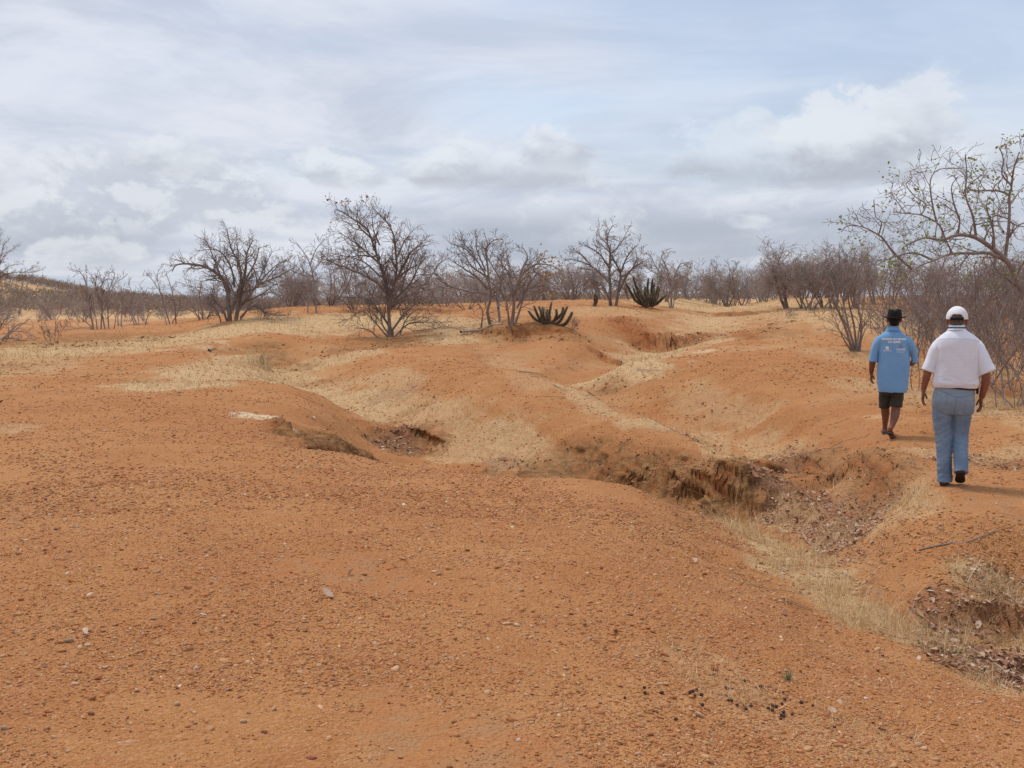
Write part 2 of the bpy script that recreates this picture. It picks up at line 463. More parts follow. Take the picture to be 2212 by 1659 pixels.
GRASS = [  # strokes: points in the photo with a half width in metres, strength
    (stroke([(1540,1112,.25),(1640,1165,.4),(1750,1235,.45),(1860,1320,.4),(1960,1375,.35),(2060,1420,.2)]), 1.0),
    (stroke([(1900,1340,.3),(2000,1400,.25),(2100,1450,.25),(2200,1500,.2)]), .6),
    (stroke([(600,800,.8),(690,845,1.0),(780,880,.8),(820,905,.5)]), .9),
    (stroke([(330,840,1.0),(430,820,1.3),(560,812,1.2),(640,830,.8)]), 1.0),
    (stroke([(450,795,1.6),(560,790,1.2),(650,790,1.2),(740,775,1.2),(800,760,1.0)]), .85),
    (stroke([(700,835,1.0),(800,820,1.0),(900,830,.6)]), .55),
    (stroke([(850,860,.5),(960,930,.7),(1060,955,1.0),(1120,985,.8)]), .7),
    (stroke([(960,985,.6),(1060,985,.8),(1200,1010,.5)]), .6),
    (stroke([(1540,740,1.5),(1450,752,1.8),(1390,780,1.2),(1340,795,1.0),(1290,820,.8)]), 1.0),
    (stroke([(1580,680,3),(1540,700,2.0),(1500,735,1.5)]), .8),
    (stroke([(1240,840,.6),(1300,885,.5),(1400,915,.5),(1520,945,.5),(1600,990,.5),(1660,1060,.5),(1720,1140,.4)]), .7),
    (stroke([(1500,860,.8),(1560,880,.7),(1640,900,.6)]), .45),
    (stroke([(1160,835,.5),(1100,790,.8),(1080,770,.8)]), .35),
    (stroke([(0,760,5),(150,755,5),(330,735,4.5),(500,712,4),(640,700,4.5),(780,692,4)]), 1.0),
    (stroke([(950,740,1.0),(1000,715,2.0),(900,700,3),(760,695,3)]), .9),
    (stroke([(0,800,2.5),(100,770,2)]), .5),
    (stroke([(1450,1060,.4),(1550,1010,.5),(1640,1060,.4),(1700,1120,.35)]), .5),
    (stroke([(1620,960,.5),(1760,1010,.5),(1900,1060,.45),(1960,1100,.4)]), .55),
    (stroke([(1780,1180,.3),(1850,1140,.4),(1930,1090,.3)]), .7),
    (stroke([(2120,1250,.3),(2200,1300,.5),(2240,1380,.5),(2150,1330,.3)]), 1.0),
    (stroke([(1980,975,.4),(2080,990,.4),(2180,980,.5),(2240,960,.5)]), .55),
    (stroke([(1900,830,1.0),(2040,860,1.0),(2180,880,1.2),(2260,900,1.2)]), .6),
    (stroke([(1800,760,1.4),(1900,780,1.5),(2060,790,1.8),(2240,800,2)]), .45),
    (stroke([(1600,655,6),(1760,672,4),(1900,690,4),(2060,700,4),(2240,700,4)]), .75),
    (stroke([(1480,660,5),(1560,650,5)]), .9),
    (stroke([(1240,675,3),(1340,668,3)]), .45),
    (stroke([(0,930,.5),(50,925,.4)]), .5),
    (stroke([(1500,1420,.25),(1650,1560,.25),(1900,1600,.3)]), .25),
]
LITTER = [
    (stroke([(1680,1040,.3),(1740,1090,.45),(1800,1110,.5),(1830,1150,.35),(1800,1180,.2)]), 1.0),
    (stroke([(1680,985,.25),(1720,1000,.25)]), .7),
    (stroke([(2030,1360,.15),(2090,1420,.2),(2170,1440,.28),(2240,1470,.3)]), 1.0),
    (stroke([(2060,1290,.2),(2120,1310,.25),(2200,1280,.3),(2240,1350,.3)]), .7),
    (stroke([(845,940,.4),(855,965,.4)]), 1.0),
    (stroke([(2100,995,.3),(2200,1005,.4)]), .6),
    (stroke([(1075,1000,.25),(1100,1003,.2)]), .6),
    (stroke([(830,860,.5),(860,850,.4)]), .6),
    (stroke([(1800,1200,.25),(1900,1190,.3)]), .25),
    (stroke([(1500,885,.4),(1560,880,.3)]), .12),
]
CRUSTW = None
BARE = [
    (stroke([(600,1235,.18),(700,1215,.3),(760,1235,.3),(850,1265,.2)]), 1.0),
    (stroke([(820,1500,.12),(870,1560,.25),(980,1620,.32),(1050,1650,.3)]), .9),
    (stroke([(1080,745,1.0),(1130,770,.9),(1160,790,.7)]), .7),
    (stroke([(1990,1070,.5),(2120,1090,.6),(2250,1110,.5)]), .8),
    (stroke([(1800,960,.8),(1900,1000,.7),(2000,1020,.6)]), .7),
]
PALE = [(stroke([(530,894,.22),(588,898,.22)]), 1.0), (stroke([(1510,760,.25),(1530,758,.2)]), .8), (stroke([(1885,898,.15),(1910,900,.15)]), .4)]


def cover(x, y, carve, steep=None):
    g = mask_of(GRASS, x, y, seed=1, wk=.72)
    r = np.hypot(x, y)
    # thin straw everywhere far off, and on the floors of the gullies
    g = np.maximum(g, .55 * sstep(45, 80, r) * sstep(-.35, .35, fbm(x * .12, y * .12, 4, 200)))
    g = np.maximum(g, .85 * sstep(130, 180, r))
    g = np.maximum(g, .3 * carve ** 2 * sstep(-.1, .5, fbm(x * .9, y * .9, 3, 210)) * sstep(4, 9, r))
    g = np.maximum(g, .3 * sstep(.25, .6, fbm(x * .35, y * .35, 4, 220)) * sstep(11, 20, r))
    l = mask_of(LITTER, x, y, seed=2, fr=2.0)
    b = mask_of(BARE, x, y, seed=3, fr=1.5)
    p = mask_of(PALE, x, y, seed=4, fr=2.5)
    c = mask_of(CRUST, x, y, seed=5)
    g = g * (1 - .75 * c)
    if steep is not None: g = g * (1 - .85 * steep)
    return g, l, b, p, c


def build_ground():
    th_in = np.linspace(-.60, .60, 1001)
    th_out = np.linspace(.60, 2 * math.pi - .60, 110)[1:-1]
    th = np.concatenate([th_in, th_out])
    rr = np.concatenate([[.5, 1.0, 1.4], np.exp(np.arange(math.log(1.8), math.log(5.5), .0062)), np.exp(np.arange(math.log(5.5), math.log(24), .0042)), np.exp(np.arange(math.log(24.1), math.log(70), .0065)), np.exp(np.linspace(math.log(71), math.log(6000), 130))])
    nr, nt_ = len(rr), len(th)
    T, Rr = np.meshgrid(th, rr)
    X = Rr * np.sin(T); Y = Rr * np.cos(T)
    Z, carve, near, steep = H(X, Y, True, True)
    g, l, b, p, cr = cover(X.ravel(), Y.ravel(), carve.ravel(), steep.ravel())
    # broken faces: push the cut banks in and out by height as well, so that ledges and hollows form
    mk = np.clip(np.maximum(steep, .7 * cr.reshape(X.shape)), 0, 1) * sstep(5, 8, Rr)
    sc = np.clip(Rr / 14, .8, 2.4)
    Zt = Z + .35 * X          # beds dip to one side
    Y = Y + mk * sc * (.15 * fbm(X * 1.3 / sc, Zt * 8 / sc, 3, 301) + .09 * fbm(X * 4 / sc, Zt * 20 / sc, 3, 302) + .04 * fbm(X * 14 / sc, Zt * 30 / sc, 2, 304))
    X = X + mk * sc * .07 * fbm(Y * 3 / sc + 9, Zt * 9 / sc, 3, 303)
    V = np.stack([X.ravel(), Y.ravel(), Z.ravel()], -1)
    V = np.vstack([V, [[0, 0, hz(0, 0.3)]]])
    i, j = np.meshgrid(np.arange(nr - 1), np.arange(nt_), indexing='ij')
    j2 = (j + 1) % nt_
    F = np.stack([i * nt_ + j, i * nt_ + j2, (i + 1) * nt_ + j2, (i + 1) * nt_ + j], -1).reshape(-1, 4)[:, ::-1]
    c = nr * nt_
    jj = np.arange(nt_)
    F3 = np.stack([np.full(nt_, c), jj, (jj + 1) % nt_], -1)[:, ::-1]
    z1 = np.zeros(1)
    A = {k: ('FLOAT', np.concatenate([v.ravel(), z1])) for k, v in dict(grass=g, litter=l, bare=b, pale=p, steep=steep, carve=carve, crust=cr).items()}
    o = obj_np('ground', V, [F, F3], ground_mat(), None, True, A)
    tag(o, kind='structure')
    return o


def ground_mat():
    m, nt, b = mat_new('red_gravel_soil')
    geo = nt.new('ShaderNodeNewGeometry')
    P = geo.outputs['Position']
    big = nt.noise(P, .35, 5, .6)
    mid = nt.noise(P, 2.2, 5, .65)
    fine = nt.noise(P, 30, 4, .7)
    c = nt.mix(nt.smooth(big, .35, .65), (.485, .208, .074, 1), (.535, .252, .095, 1))
    c = nt.mix(nt.math('MULTIPLY', nt.smooth(mid, .42, .68), .55), c, (.43, .163, .058, 1))
    wash = nt.noise(P, .9, 6, .65, 1.2)
    c = nt.mix(nt.math('MULTIPLY', nt.smooth(wash, .52, .70), .40), c, (.40, .150, .056, 1))
    c = nt.mix(nt.math('MULTIPLY', nt.smooth(wash, .44, .30), .30), c, (.62, .33, .16, 1))
    c = nt.mix(nt.math('MULTIPLY', nt.smooth(fine, .5, .72), .35), c, (.67, .36, .175, 1))
    # grit
    for sc, dens, col, k in ((75, .62, (.62, .34, .17, 1), .5), (38, .76, (.62, .38, .22, 1), .35), (120, .55, (.30, .11, .045, 1), .6)):
        vo = nt.new('ShaderNodeTexVoronoi'); vo.inputs['Scale'].default_value = sc; nt.ln(P, vo.inputs['Vector'])
        sep = nt.new('ShaderNodeSeparateColor'); nt.ln(vo.outputs['Color'], sep.inputs[0])
        f = nt.math('MULTIPLY', nt.smooth(sep.outputs[0], dens, dens + .05), nt.smooth(vo.outputs['Distance'], .5, .3))
        c = nt.mix(nt.math('MULTIPLY', f, k), c, col)
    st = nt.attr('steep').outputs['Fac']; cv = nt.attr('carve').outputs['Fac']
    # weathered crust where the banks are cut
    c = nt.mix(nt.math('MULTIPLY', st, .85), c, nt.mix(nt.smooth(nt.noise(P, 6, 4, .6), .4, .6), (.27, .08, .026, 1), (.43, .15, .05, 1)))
    ca = nt.attr('crust').outputs['Fac']
    cr = nt.math('ADD', nt.math('MULTIPLY', nt.math('MULTIPLY', cv, nt.math('SUBTRACT', 1.2, cv)), nt.math('MULTIPLY', nt.smooth(nt.noise(P, 1.6, 5, .7), .42, .62), .8)), nt.math('MULTIPLY', ca, nt.smooth(nt.noise(P, 3.2, 5, .75), .3, .6)), clamp=True)
    c = nt.mix(nt.math('MULTIPLY', cr, .85, clamp=True), c, nt.mix(nt.smooth(nt.noise(P, 11, 4, .7), .4, .6), (.19, .10, .040, 1), (.36, .195, .08, 1)))
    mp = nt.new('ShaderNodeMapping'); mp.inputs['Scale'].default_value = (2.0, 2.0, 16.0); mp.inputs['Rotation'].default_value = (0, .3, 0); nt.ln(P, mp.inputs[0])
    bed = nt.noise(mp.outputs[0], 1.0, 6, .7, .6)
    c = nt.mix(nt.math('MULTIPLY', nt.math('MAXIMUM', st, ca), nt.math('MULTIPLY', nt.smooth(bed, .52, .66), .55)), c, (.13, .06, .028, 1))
    ba = nt.attr('bare').outputs['Fac']
    bc = nt.mix(nt.smooth(nt.noise(P, 5, 4, .6), .42, .62), (.50, .20, .075, 1), (.43, .23, .115, 1))
    c = nt.mix(nt.math('MULTIPLY', ba, .55), c, bc)
    gr = nt.attr('grass').outputs['Fac']
    gn = nt.noise(P, 9, 6, .75)
    gf = nt.math('MULTIPLY', gr, nt.smooth(gn, .25, .6), clamp=True)
    gc = nt.mix(nt.smooth(nt.noise(P, 22, 4, .7), .35, .65), (.60, .42, .21, 1), (.74, .57, .33, 1))
    c = nt.mix(nt.math('MULTIPLY', gf, .85), c, gc)
    li = nt.attr('litter').outputs['Fac']
    c = nt.mix(nt.math('MULTIPLY', li, .5), c, (.26, .14, .09, 1))
    pa = nt.attr('pale').outputs['Fac']
    c = nt.mix(nt.math('MULTIPLY', pa, nt.smooth(nt.noise(P, 7, 4, .7), .35, .55)), c, (.74, .57, .37, 1))
    nt.ln(c, b.inputs['Base Color'])
    b.inputs['Roughness'].default_value = .95
    b.inputs['Specular IOR Level'].default_value = .12
    vo = nt.new('ShaderNodeTexVoronoi'); vo.inputs['Scale'].default_value = 55; nt.ln(P, vo.inputs['Vector'])
    h = nt.math('ADD', nt.math('MULTIPLY', nt.math('SUBTRACT', .6, vo.outputs['Distance']), .55), nt.math('ADD', nt.math('MULTIPLY', nt.noise(P, 14, 6, .7), 1.6), nt.math('MULTIPLY', fine, .8)))
    bp = nt.new('ShaderNodeBump'); bp.inputs['Strength'].default_value = 1.0; bp.inputs['Distance'].default_value = .018
    nt.ln(h, bp.inputs['Height']); nt.ln(bp.outputs[0], b.inputs['Normal'])
    return m
# ------------------------------------------------------------------ sky and light
SUN_EL, SUN_AZ = R(64), R(322)      # azimuth measured clockwise from +Y: high, ahead and to the left


def build_sky():
    w = bpy.data.worlds.new('World'); scene.world = w; w.use_nodes = True
    nt = NT(w.node_tree)
    for n in list(nt.n): nt.n.remove(n)
    out = nt.new('ShaderNodeOutputWorld')
    sky = nt.new('ShaderNodeTexSky'); sky.sky_type = 'NISHITA'; sky.sun_disc = False
    sky.sun_elevation = SUN_EL; sky.sun_rotation = SUN_AZ; sky.dust_density = 1.5
    bgA = nt.new('ShaderNodeBackground'); bgA.inputs['Strength'].default_value = .15
    nt.ln(sky.outputs[0], bgA.inputs[0])
    tc = nt.new('ShaderNodeTexCoord'); D = tc.outputs['Generated']
    sp = nt.new('ShaderNodeSeparateXYZ'); nt.ln(D, sp.inputs[0])
    x, y, z = sp.outputs
    zc = nt.math('MAXIMUM', z, 0.0)
    # cloud deck in perspective
    inv = nt.math('DIVIDE', 1.0, nt.math('ADD', zc, .09))
    cb = nt.new('ShaderNodeCombineXYZ'); nt.ln(nt.math('MULTIPLY', x, inv), cb.inputs[0]); nt.ln(nt.math('MULTIPLY', y, inv), cb.inputs[1])
    deck = cb.outputs[0]
    # upright heaps near the horizon
    cb2 = nt.new('ShaderNodeCombineXYZ')
    nt.ln(x, cb2.inputs[0]); nt.ln(y, cb2.inputs[1]); nt.ln(nt.math('MULTIPLY', z, 1.6), cb2.inputs[2])
    heap = cb2.outputs[0]
    az = nt.math('ARCTAN2', x, y)

    def blob(a, e, ra, re):
        da = nt.math('DIVIDE', nt.math('SUBTRACT', az, a), ra); de = nt.math('DIVIDE', nt.math('SUBTRACT', z, e), re)
        return nt.math('POWER', 2.718, nt.math('MULTIPLY', -1.0, nt.math('ADD', nt.math('MULTIPLY', da, da), nt.math('MULTIPLY', de, de))))

    # --- veil: how much thin white covers the blue
    v1 = nt.noise(deck, .5, 5, .5, .4)
    v2 = nt.noise(deck, 1.5, 5, .5, .5)
    veil = nt.math('ADD', nt.math('MULTIPLY', v1, .65), nt.math('MULTIPLY', v2, .35))
    bias = 0.16
    veil = nt.math('ADD', veil, bias)
    for a, e, ra, re, k in ((-.45, .20, .33, .12, .16), (.17, .27, .28, .045, -.12), (.43, .24, .10, .05, -.17), (.06, .175, .12, .025, -.14), (.25, .215, .12, .03, -.08), (-.49, .285, .06, .02, -.2), (-.25, .165, .2, .01, .1)):
        veil = nt.math('ADD', veil, nt.math('MULTIPLY', blob(a, e, ra, re), k))
    veil = nt.math('ADD', veil, nt.math('MULTIPLY', nt.smooth(z, .14, .05), .3))
    vm = nt.math('ADD', nt.math('MULTIPLY', nt.smooth(veil, .46, .82), .50), .46)
    # --- colour of the veil
    g1 = nt.noise(deck, .8, 6, .6, .5)
    vc = nt.mix(nt.smooth(g1, .38, .62), (.565, .615, .73, 1), (.755, .785, .865, 1))
    # --- grey bands low down
    n3 = nt.noise(heap, 4.5, 6, .5, .3)
    low = nt.math('MULTIPLY', nt.math('MULTIPLY', nt.smooth(z, .10, .065), nt.smooth(z, .02, .045)), nt.smooth(n3, .34, .56))
    vc = nt.mix(nt.math('MULTIPLY', low, .8), vc, (.42, .465, .55, 1))
    n4 = nt.noise(heap, 9, 6, .55, .3)
    vc = nt.mix(nt.math('MULTIPLY', nt.smooth(z, .04, .0), .7), vc, (.52, .58, .66, 1))
    # --- heaps: billowy tops, flat shaded bases
    hn = nt.noise(heap, 10.0, 9, .62, .2)
    col = vc; mask = vm
    wn = nt.noise(heap, 3.0, 5, .55, .2)
    small = nt.noise(heap, 15.0, 6, .6, .2)

    def heapcloud(col, mask, a, e, ra, re, k, top, base, lo=.38, hi=.72):
        # e: height of the flat base, re: height of the heap
        b = blob(a, nt.math('ADD', e, re * .35) if False else e + re * .35, ra, re * .75)
        m = nt.math('ADD', b, nt.math('MULTIPLY', nt.math('SUBTRACT', hn, .5), 2.8))
        m = nt.math('MULTIPLY', nt.math('MULTIPLY', nt.smooth(m, lo, hi), nt.smooth(b, .06, .30)), nt.smooth(nt.math('ADD', z, nt.math('MULTIPLY', nt.math('SUBTRACT', small, .5), .02)), e - .012, e + .008))
        m = nt.math('MULTIPLY', m, k)
        h = nt.math('ADD', z, nt.math('MULTIPLY', nt.math('SUBTRACT', small, .5), .075))
        c = nt.mix(nt.smooth(h, e - re * .05, e + re * .75), base, top)
        return nt.mix(m, col, c), nt.math('MAXIMUM', mask, m)

    T, B_ = (.82, .84, .88, 1), (.44, .455, .52, 1)
    fieldm = nt.math('MULTIPLY', nt.smooth(nt.math('ADD', nt.math('MULTIPLY', small, .45), nt.math('MULTIPLY', wn, .55)), .46, .58), nt.math('MULTIPLY', nt.smooth(z, .155, .11), nt.smooth(z, .045, .075)))
    up = nt.new('ShaderNodeVectorMath'); up.operation = 'ADD'; nt.ln(heap, up.inputs[0]); up.inputs[1].default_value = (0, 0, .022)
    small_up = nt.noise(up.outputs[0], 15.0, 6, .6, .2)
    litf = nt.smooth(nt.math('SUBTRACT', small, small_up), -.07, .09)
    col = nt.mix(nt.math('MULTIPLY', fieldm, .75), col, nt.mix(litf, (.565, .60, .675, 1), (.77, .795, .845, 1)))
    mask = nt.math('MAXIMUM', mask, nt.math('MULTIPLY', fieldm, .9))
    for args in ((.27, .108, .17, .05, .7, T, B_), (.33, .108, .10, .07, .85, T, B_), (.365, .13, .055, .065, .8, T, B_), (.30, .12, .07, .04, .7, T, B_), (-.02, .108, .09, .05, .8, T, (.47, .49, .56, 1)), (.035, .13, .045, .035, .8, T, B_), (-.07, .115, .05, .03, .6, T, B_), (-.16, .11, .06, .03, .8, T, B_),
                 (-.31, .115, .05, .035, .7, T, (.52, .55, .62, 1)), (-.385, .03, .05, .022, .6, T, (.55, .59, .66, 1)), (.255, .028, .05, .015, .7, T, (.6, .63, .7, 1)), (.225, .155, .018, .02, .7, T, (.62, .65, .72, 1))):
        col, mask = heapcloud(col, mask, *args)
    bgB = nt.new('ShaderNodeBackground'); nt.ln(col, bgB.inputs[0]); bgB.inputs['Strength'].default_value = 1.0
    ms = nt.new('ShaderNodeMixShader'); nt.ln(mask, ms.inputs[0]); nt.ln(bgA.outputs[0], ms.inputs[1]); nt.ln(bgB.outputs[0], ms.inputs[2])
    nt.ln(ms.outputs[0], out.inputs[0])
    w.cycles.sampling_method = 'MANUAL'; w.cycles.sample_map_resolution = 512
    L = bpy.data.lights.new('sun', 'SUN'); L.energy = 2.0; L.angle = R(8); L.color = (1, .955, .89)
    lo = link(bpy.data.objects.new('sun', L))
    d = Vector((math.sin(SUN_AZ) * math.cos(SUN_EL), math.cos(SUN_AZ) * math.cos(SUN_EL), math.sin(SUN_EL)))
    lo.rotation_euler = d.to_track_quat('Z', 'Y').to_euler()
    lo.location = (0, 0, 60)


def setup_render():
    scene.render.engine = 'CYCLES'
    vs = scene.view_settings
    scene.display_settings.display_device = 'sRGB'
    vs.view_transform = 'Standard'; vs.look = 'None'; vs.exposure = 0; vs.gamma = 1; vs.use_curve_mapping = False
    c = scene.cycles
    c.use_denoising = True
    try: c.denoiser = 'OPENIMAGEDENOISE'
    except Exception: pass
    c.max_bounces = 4; c.diffuse_bounces = 3; c.glossy_bounces = 2; c.transmission_bounces = 2; c.transparent_max_bounces = 6; c.volume_bounces = 0
    c.use_adaptive_sampling = True; c.adaptive_threshold = .015
    scene.render.resolution_x = 1024; scene.render.resolution_y = 768
# ------------------------------------------------------------------ trees
def tubes(lines, smin=3):
    """swept tubes from (points, radii) lists -> V, F"""
    groups = {}
    for p, r in lines:
        s = 7 if max(r) > .035 else (5 if max(r) > .015 else smin)
        groups.setdefault((len(p), s), []).append((p, r))
    VV, FF, off = [], [], 0
    for (n, s), L in groups.items():
        P = np.array([l[0] for l in L], float); Rr = np.array([l[1] for l in L], float)     # (m,n,3),(m,n)
        m = len(L)
        T = np.empty_like(P)
        T[:, 1:-1] = P[:, 2:] - P[:, :-2]; T[:, 0] = P[:, 1] - P[:, 0]; T[:, -1] = P[:, -1] - P[:, -2]
        T /= np.linalg.norm(T, axis=-1, keepdims=True) + 1e-9
        main = P[:, -1] - P[:, 0]
        ref = np.where((np.abs(main[:, 2]) > .8 * np.linalg.norm(main, axis=-1))[:, None], np.array([[1., 0.3, 0]]), np.array([[0, 0.1, 1.]]))
        A = np.cross(T, ref[:, None, :]); A /= np.linalg.norm(A, axis=-1, keepdims=True) + 1e-9
        B = np.cross(T, A)
        ang = np.arange(s) * 2 * math.pi / s
        ring = P[:, :, None] + Rr[:, :, None, None] * (A[:, :, None] * np.cos(ang)[None, None, :, None] + B[:, :, None] * np.sin(ang)[None, None, :, None])
        VV.append(ring.reshape(-1, 3))
        mi, ni, si = np.meshgrid(np.arange(m), np.arange(n - 1), np.arange(s), indexing='ij')
        b = off + mi * n * s
        F = np.stack([b + ni * s + si, b + ni * s + (si + 1) % s, b + (ni + 1) * s + (si + 1) % s, b + (ni + 1) * s + si], -1).reshape(-1, 4)
        FF.append(F); off += m * n * s
    if not VV: return np.zeros((0, 3)), np.zeros((0, 4), int)
    return np.concatenate(VV), np.concatenate(FF)


def _rot_about(d, a, ang):
    return Matrix.Rotation(ang, 3, a) @ d


def sprout(rnd, p, d, L, r0, rmin, nseg, wig, up, out=None):
    pts = [p.copy()]; rad = [r0]
    step = L / nseg
    d = d.normalized()
    for i in range(nseg):
        j = Vector((rnd.gauss(0, 1), rnd.gauss(0, 1), rnd.gauss(0, 1))) * wig
        d = (d + j + Vector((0, 0, up))).normalized()
        p = p + d * step
        pts.append(p); rad.append(max(rmin, r0 * (1 - .75 * (i + 1) / nseg)))
    return pts, rad


def grow(rnd, lines, depth, cfg, out, tips, parent_level=0):
    """lines: parent polylines (points, radii). Adds children down to `depth` levels."""
    cur = lines
    for lv in range(depth):
        nxt = []
        spc = cfg['space'][lv]; ratio = cfg['ratio'][lv]; start = cfg.get('start', .25) if lv == 0 else .12
        for pts, rad in cur:
            pts = [Vector(p) for p in pts]
            seg = [(pts[i + 1] - pts[i]).length for i in range(len(pts) - 1)]
            L = sum(seg)
            n = max(1, int(L / spc + rnd.random()))
            for k in range(n):
                t = start + (1 - start) * ((k + rnd.random()) / n)
                s = t * L; i = 0
                while i < len(seg) - 1 and s > seg[i]:
                    s -= seg[i]; i += 1
                f = min(1, s / (seg[i] + 1e-9))
                p = pts[i].lerp(pts[i + 1], f)
                r = rad[i] * (1 - f) + rad[i + 1] * f
                d = (pts[i + 1] - pts[i]).normalized()
                ax = Vector((rnd.gauss(0, 1), rnd.gauss(0, 1), rnd.gauss(0, 1))).cross(d)
                if ax.length < 1e-3: continue
                ax.normalize()
                cd = _rot_about(d, ax, R(rnd.uniform(*cfg['ang'])))
                cl = cfg['len'][lv] * (1.25 - .85 * t) * rnd.uniform(.6, 1.25)
                nl = sprout(rnd, p, cd, cl, max(cfg['rmin'], min(r * ratio, cfg['rmax'][lv])), cfg['rmin'], cfg['nseg'][lv], cfg['wig'], cfg['up'][lv])
                nxt.append(nl)
        out.append(nxt)
        cur = nxt
    for pts, rad in cur: tips.append((pts[-1], pts[-1] - pts[-2]))


def leaf_mesh(name, tips, rnd, n, size, mat, parent, spread=.08, cols=1):
    V, F = [], []
    for k in range(n):
        p, d = tips[k % len(tips)] if n > len(tips) else rnd.choice(tips)
        p = Vector(p) + Vector((rnd.gauss(0, 1), rnd.gauss(0, 1), rnd.gauss(0, 1))) * spread
        a = Vector((rnd.gauss(0, 1), rnd.gauss(0, 1), rnd.gauss(0, .6))).normalized(); b = a.cross(Vector((rnd.gauss(0, 1), rnd.gauss(0, 1), rnd.gauss(0, 1)))).normalized()
        s = size * rnd.uniform(.6, 1.3); c = a.cross(b) * s * .25
        i = len(V)
        V += [p - a * s * .5, p - b * s * .3 + c, p + a * s * .5, p + b * s * .3 + c]
        F += [(i, i + 1, i + 2), (i, i + 2, i + 3)]
    return obj_np(name, V, np.array(F), mat, parent)


CFG = dict(space=(.22, .16, .11), ratio=(.6, .65, .7), len=(1.0, .55, .28), rmax=(.03, .015, .008), nseg=(6, 4, 3), ang=(22, 62), wig=.16, up=(.05, .04, .02), rmin=.004, start=.25)


def cfgs(**k):
    c = dict(CFG); c.update(k); return c


def build_tree(name, base, lines, cfg, depth, mats, label, cat, group=None, seed=1, leaves=None, extra_tips=None, trunk_name='trunk'):
    """lines: main limbs in world coordinates"""
    rnd = random.Random(seed)
    root = empty(name, base)
    tag(root, label, cat, group)
    B = Vector(base)
    loc = [([Vector(p) - B for p in pts], rad) for pts, rad in lines]
    out, tips = [], []
    cfg = dict(cfg); cfg['len'] = tuple(v * .74 for v in cfg['len'])
    grow(rnd, loc, depth, cfg, out, tips)
    V, F = tubes(loc)
    obj_np(trunk_name, V, F, mats[0], root, True)
    V, F = tubes([l for lv in out for l in lv])
    obj_np('crown', V, F, mats[1], root, True)
    if leaves:
        n, size, mat, sel = leaves
        tt = [t for t in tips if sel is None or sel(t[0] + B, rnd)]
        if tt: leaf_mesh('foliage', tt, rnd, n, size, mat, root)
    return root


def px_lines(crop, base_px, limbs, yD, depth_amp, rnd, r0):
    """limbs drawn as positions seen in the photo, set at the distance of the tree, with real depth front to back"""
    x0, y0, s = crop
    out = []
    for li, L in enumerate(limbs):
        if isinstance(L[0], (int, float)): rr = L[0]; L = L[1:]
        else: rr = r0
        off = rnd.uniform(-1, 1) * depth_amp
        pts = []
        n = len(L)
        P = smooth_poly([(a, b, 0) for a, b in L], 3) if n > 2 else np.array([(a, b, 0) for a, b in L])
        m = len(P)
        wob = 0
        for i, (cx, cy, _) in enumerate(P):
            U = (x0 + cx * s) * .60636; Vv = (y0 + cy * s) * .60636
            t = i / (m - 1)
            wob += rnd.gauss(0, .02) * depth_amp
            y = yD + off * t ** .8 + wob * t
            d = ray(U, Vv)
            k = y / d[1]
            pts.append(Vector((d[0] * k, y, CAMZ + d[2] * k)))
        rad = [max(rr * (1 - .8 * (i / (m - 1))), .008) for i in range(m)]
        out.append((pts, rad))
    return out


def bark_mats():
    M = {}
    M['dark'] = simple_mat('bark_dark', (.18, .14, .12), .95, .4, 5, .6, 30, col2=(.28, .23, .205))
    M['grey'] = simple_mat('bark_grey', (.25, .205, .185), .95, .4, 4, .5, 30, col2=(.40, .35, .325))
    M['twig'] = simple_mat('twig_grey', (.235, .18, .16), .95, .3, 3, 0, col2=(.34, .275, .25))
    M['twigd'] = simple_mat('twig_dark', (.21, .165, .15), .95, .3, 3, 0, col2=(.31, .255, .235))
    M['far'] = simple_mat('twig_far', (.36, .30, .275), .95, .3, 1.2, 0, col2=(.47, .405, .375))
    M['pale'] = simple_mat('dead_wood_pale', (.46, .38, .31), .9, .3, 5, .6, 30, col2=(.28, .22, .17))
    M['green'] = simple_mat('leaf_green', (.24, .33, .07), .7, .3, 6, 0, col2=(.40, .42, .15))
    M['yellow'] = simple_mat('leaf_yellow', (.56, .38, .10), .7, .3, 6, 0, col2=(.42, .22, .08))
    M['orange'] = simple_mat('leaf_dry_orange', (.42, .16, .07), .7, .3, 6, 0, col2=(.28, .09, .05))
    M['deadleaf'] = simple_mat('leaf_dead_pale', (.5, .40, .30), .7, .3, 6, 0, col2=(.4, .26, .16))
    return M


C1 = (0, 750, 1216 / 2212); C2 = (1000, 680, 1216 / 2212); C3 = (1950, 750, 1150 / 2212); C4 = (2848, 500, 800 / 1475); C5 = (2980, 1050, 668 / 1518); C6 = (3150, 1000, 498 / 1836)


def uvof(crop, cx, cy): return ((crop[0] + cx * crop[2]) * .60636, (crop[1] + cy * crop[2]) * .60636)


def hero(name, crop, base, limbs, cfg, depth, mats, label, cat, seed, r0, amp, leaves=None, group=None, yD=None):
    rnd = random.Random(seed)
    U, V = uvof(crop, *base)
    p = pt(U, V)
    if yD is None: yD = p[1]
    L = px_lines(crop, base, limbs, yD, amp, rnd, r0)
    # root every limb that starts low on the ground
    out = []
    for pts, rad in L:
        g = hz(pts[0].x, pts[0].y)
        if pts[0].z < g + .35:
            pts = [Vector((pts[0].x, pts[0].y, g - .08))] + pts; rad = [rad[0] * 1.25] + rad
        out.append((pts, rad))
    bx, by = p[0], p[1] if yD is None else yD
    return build_tree(name, (p[0], yD, hz(p[0], yD)), out, cfg, depth, mats, label, cat, group, seed, leaves)


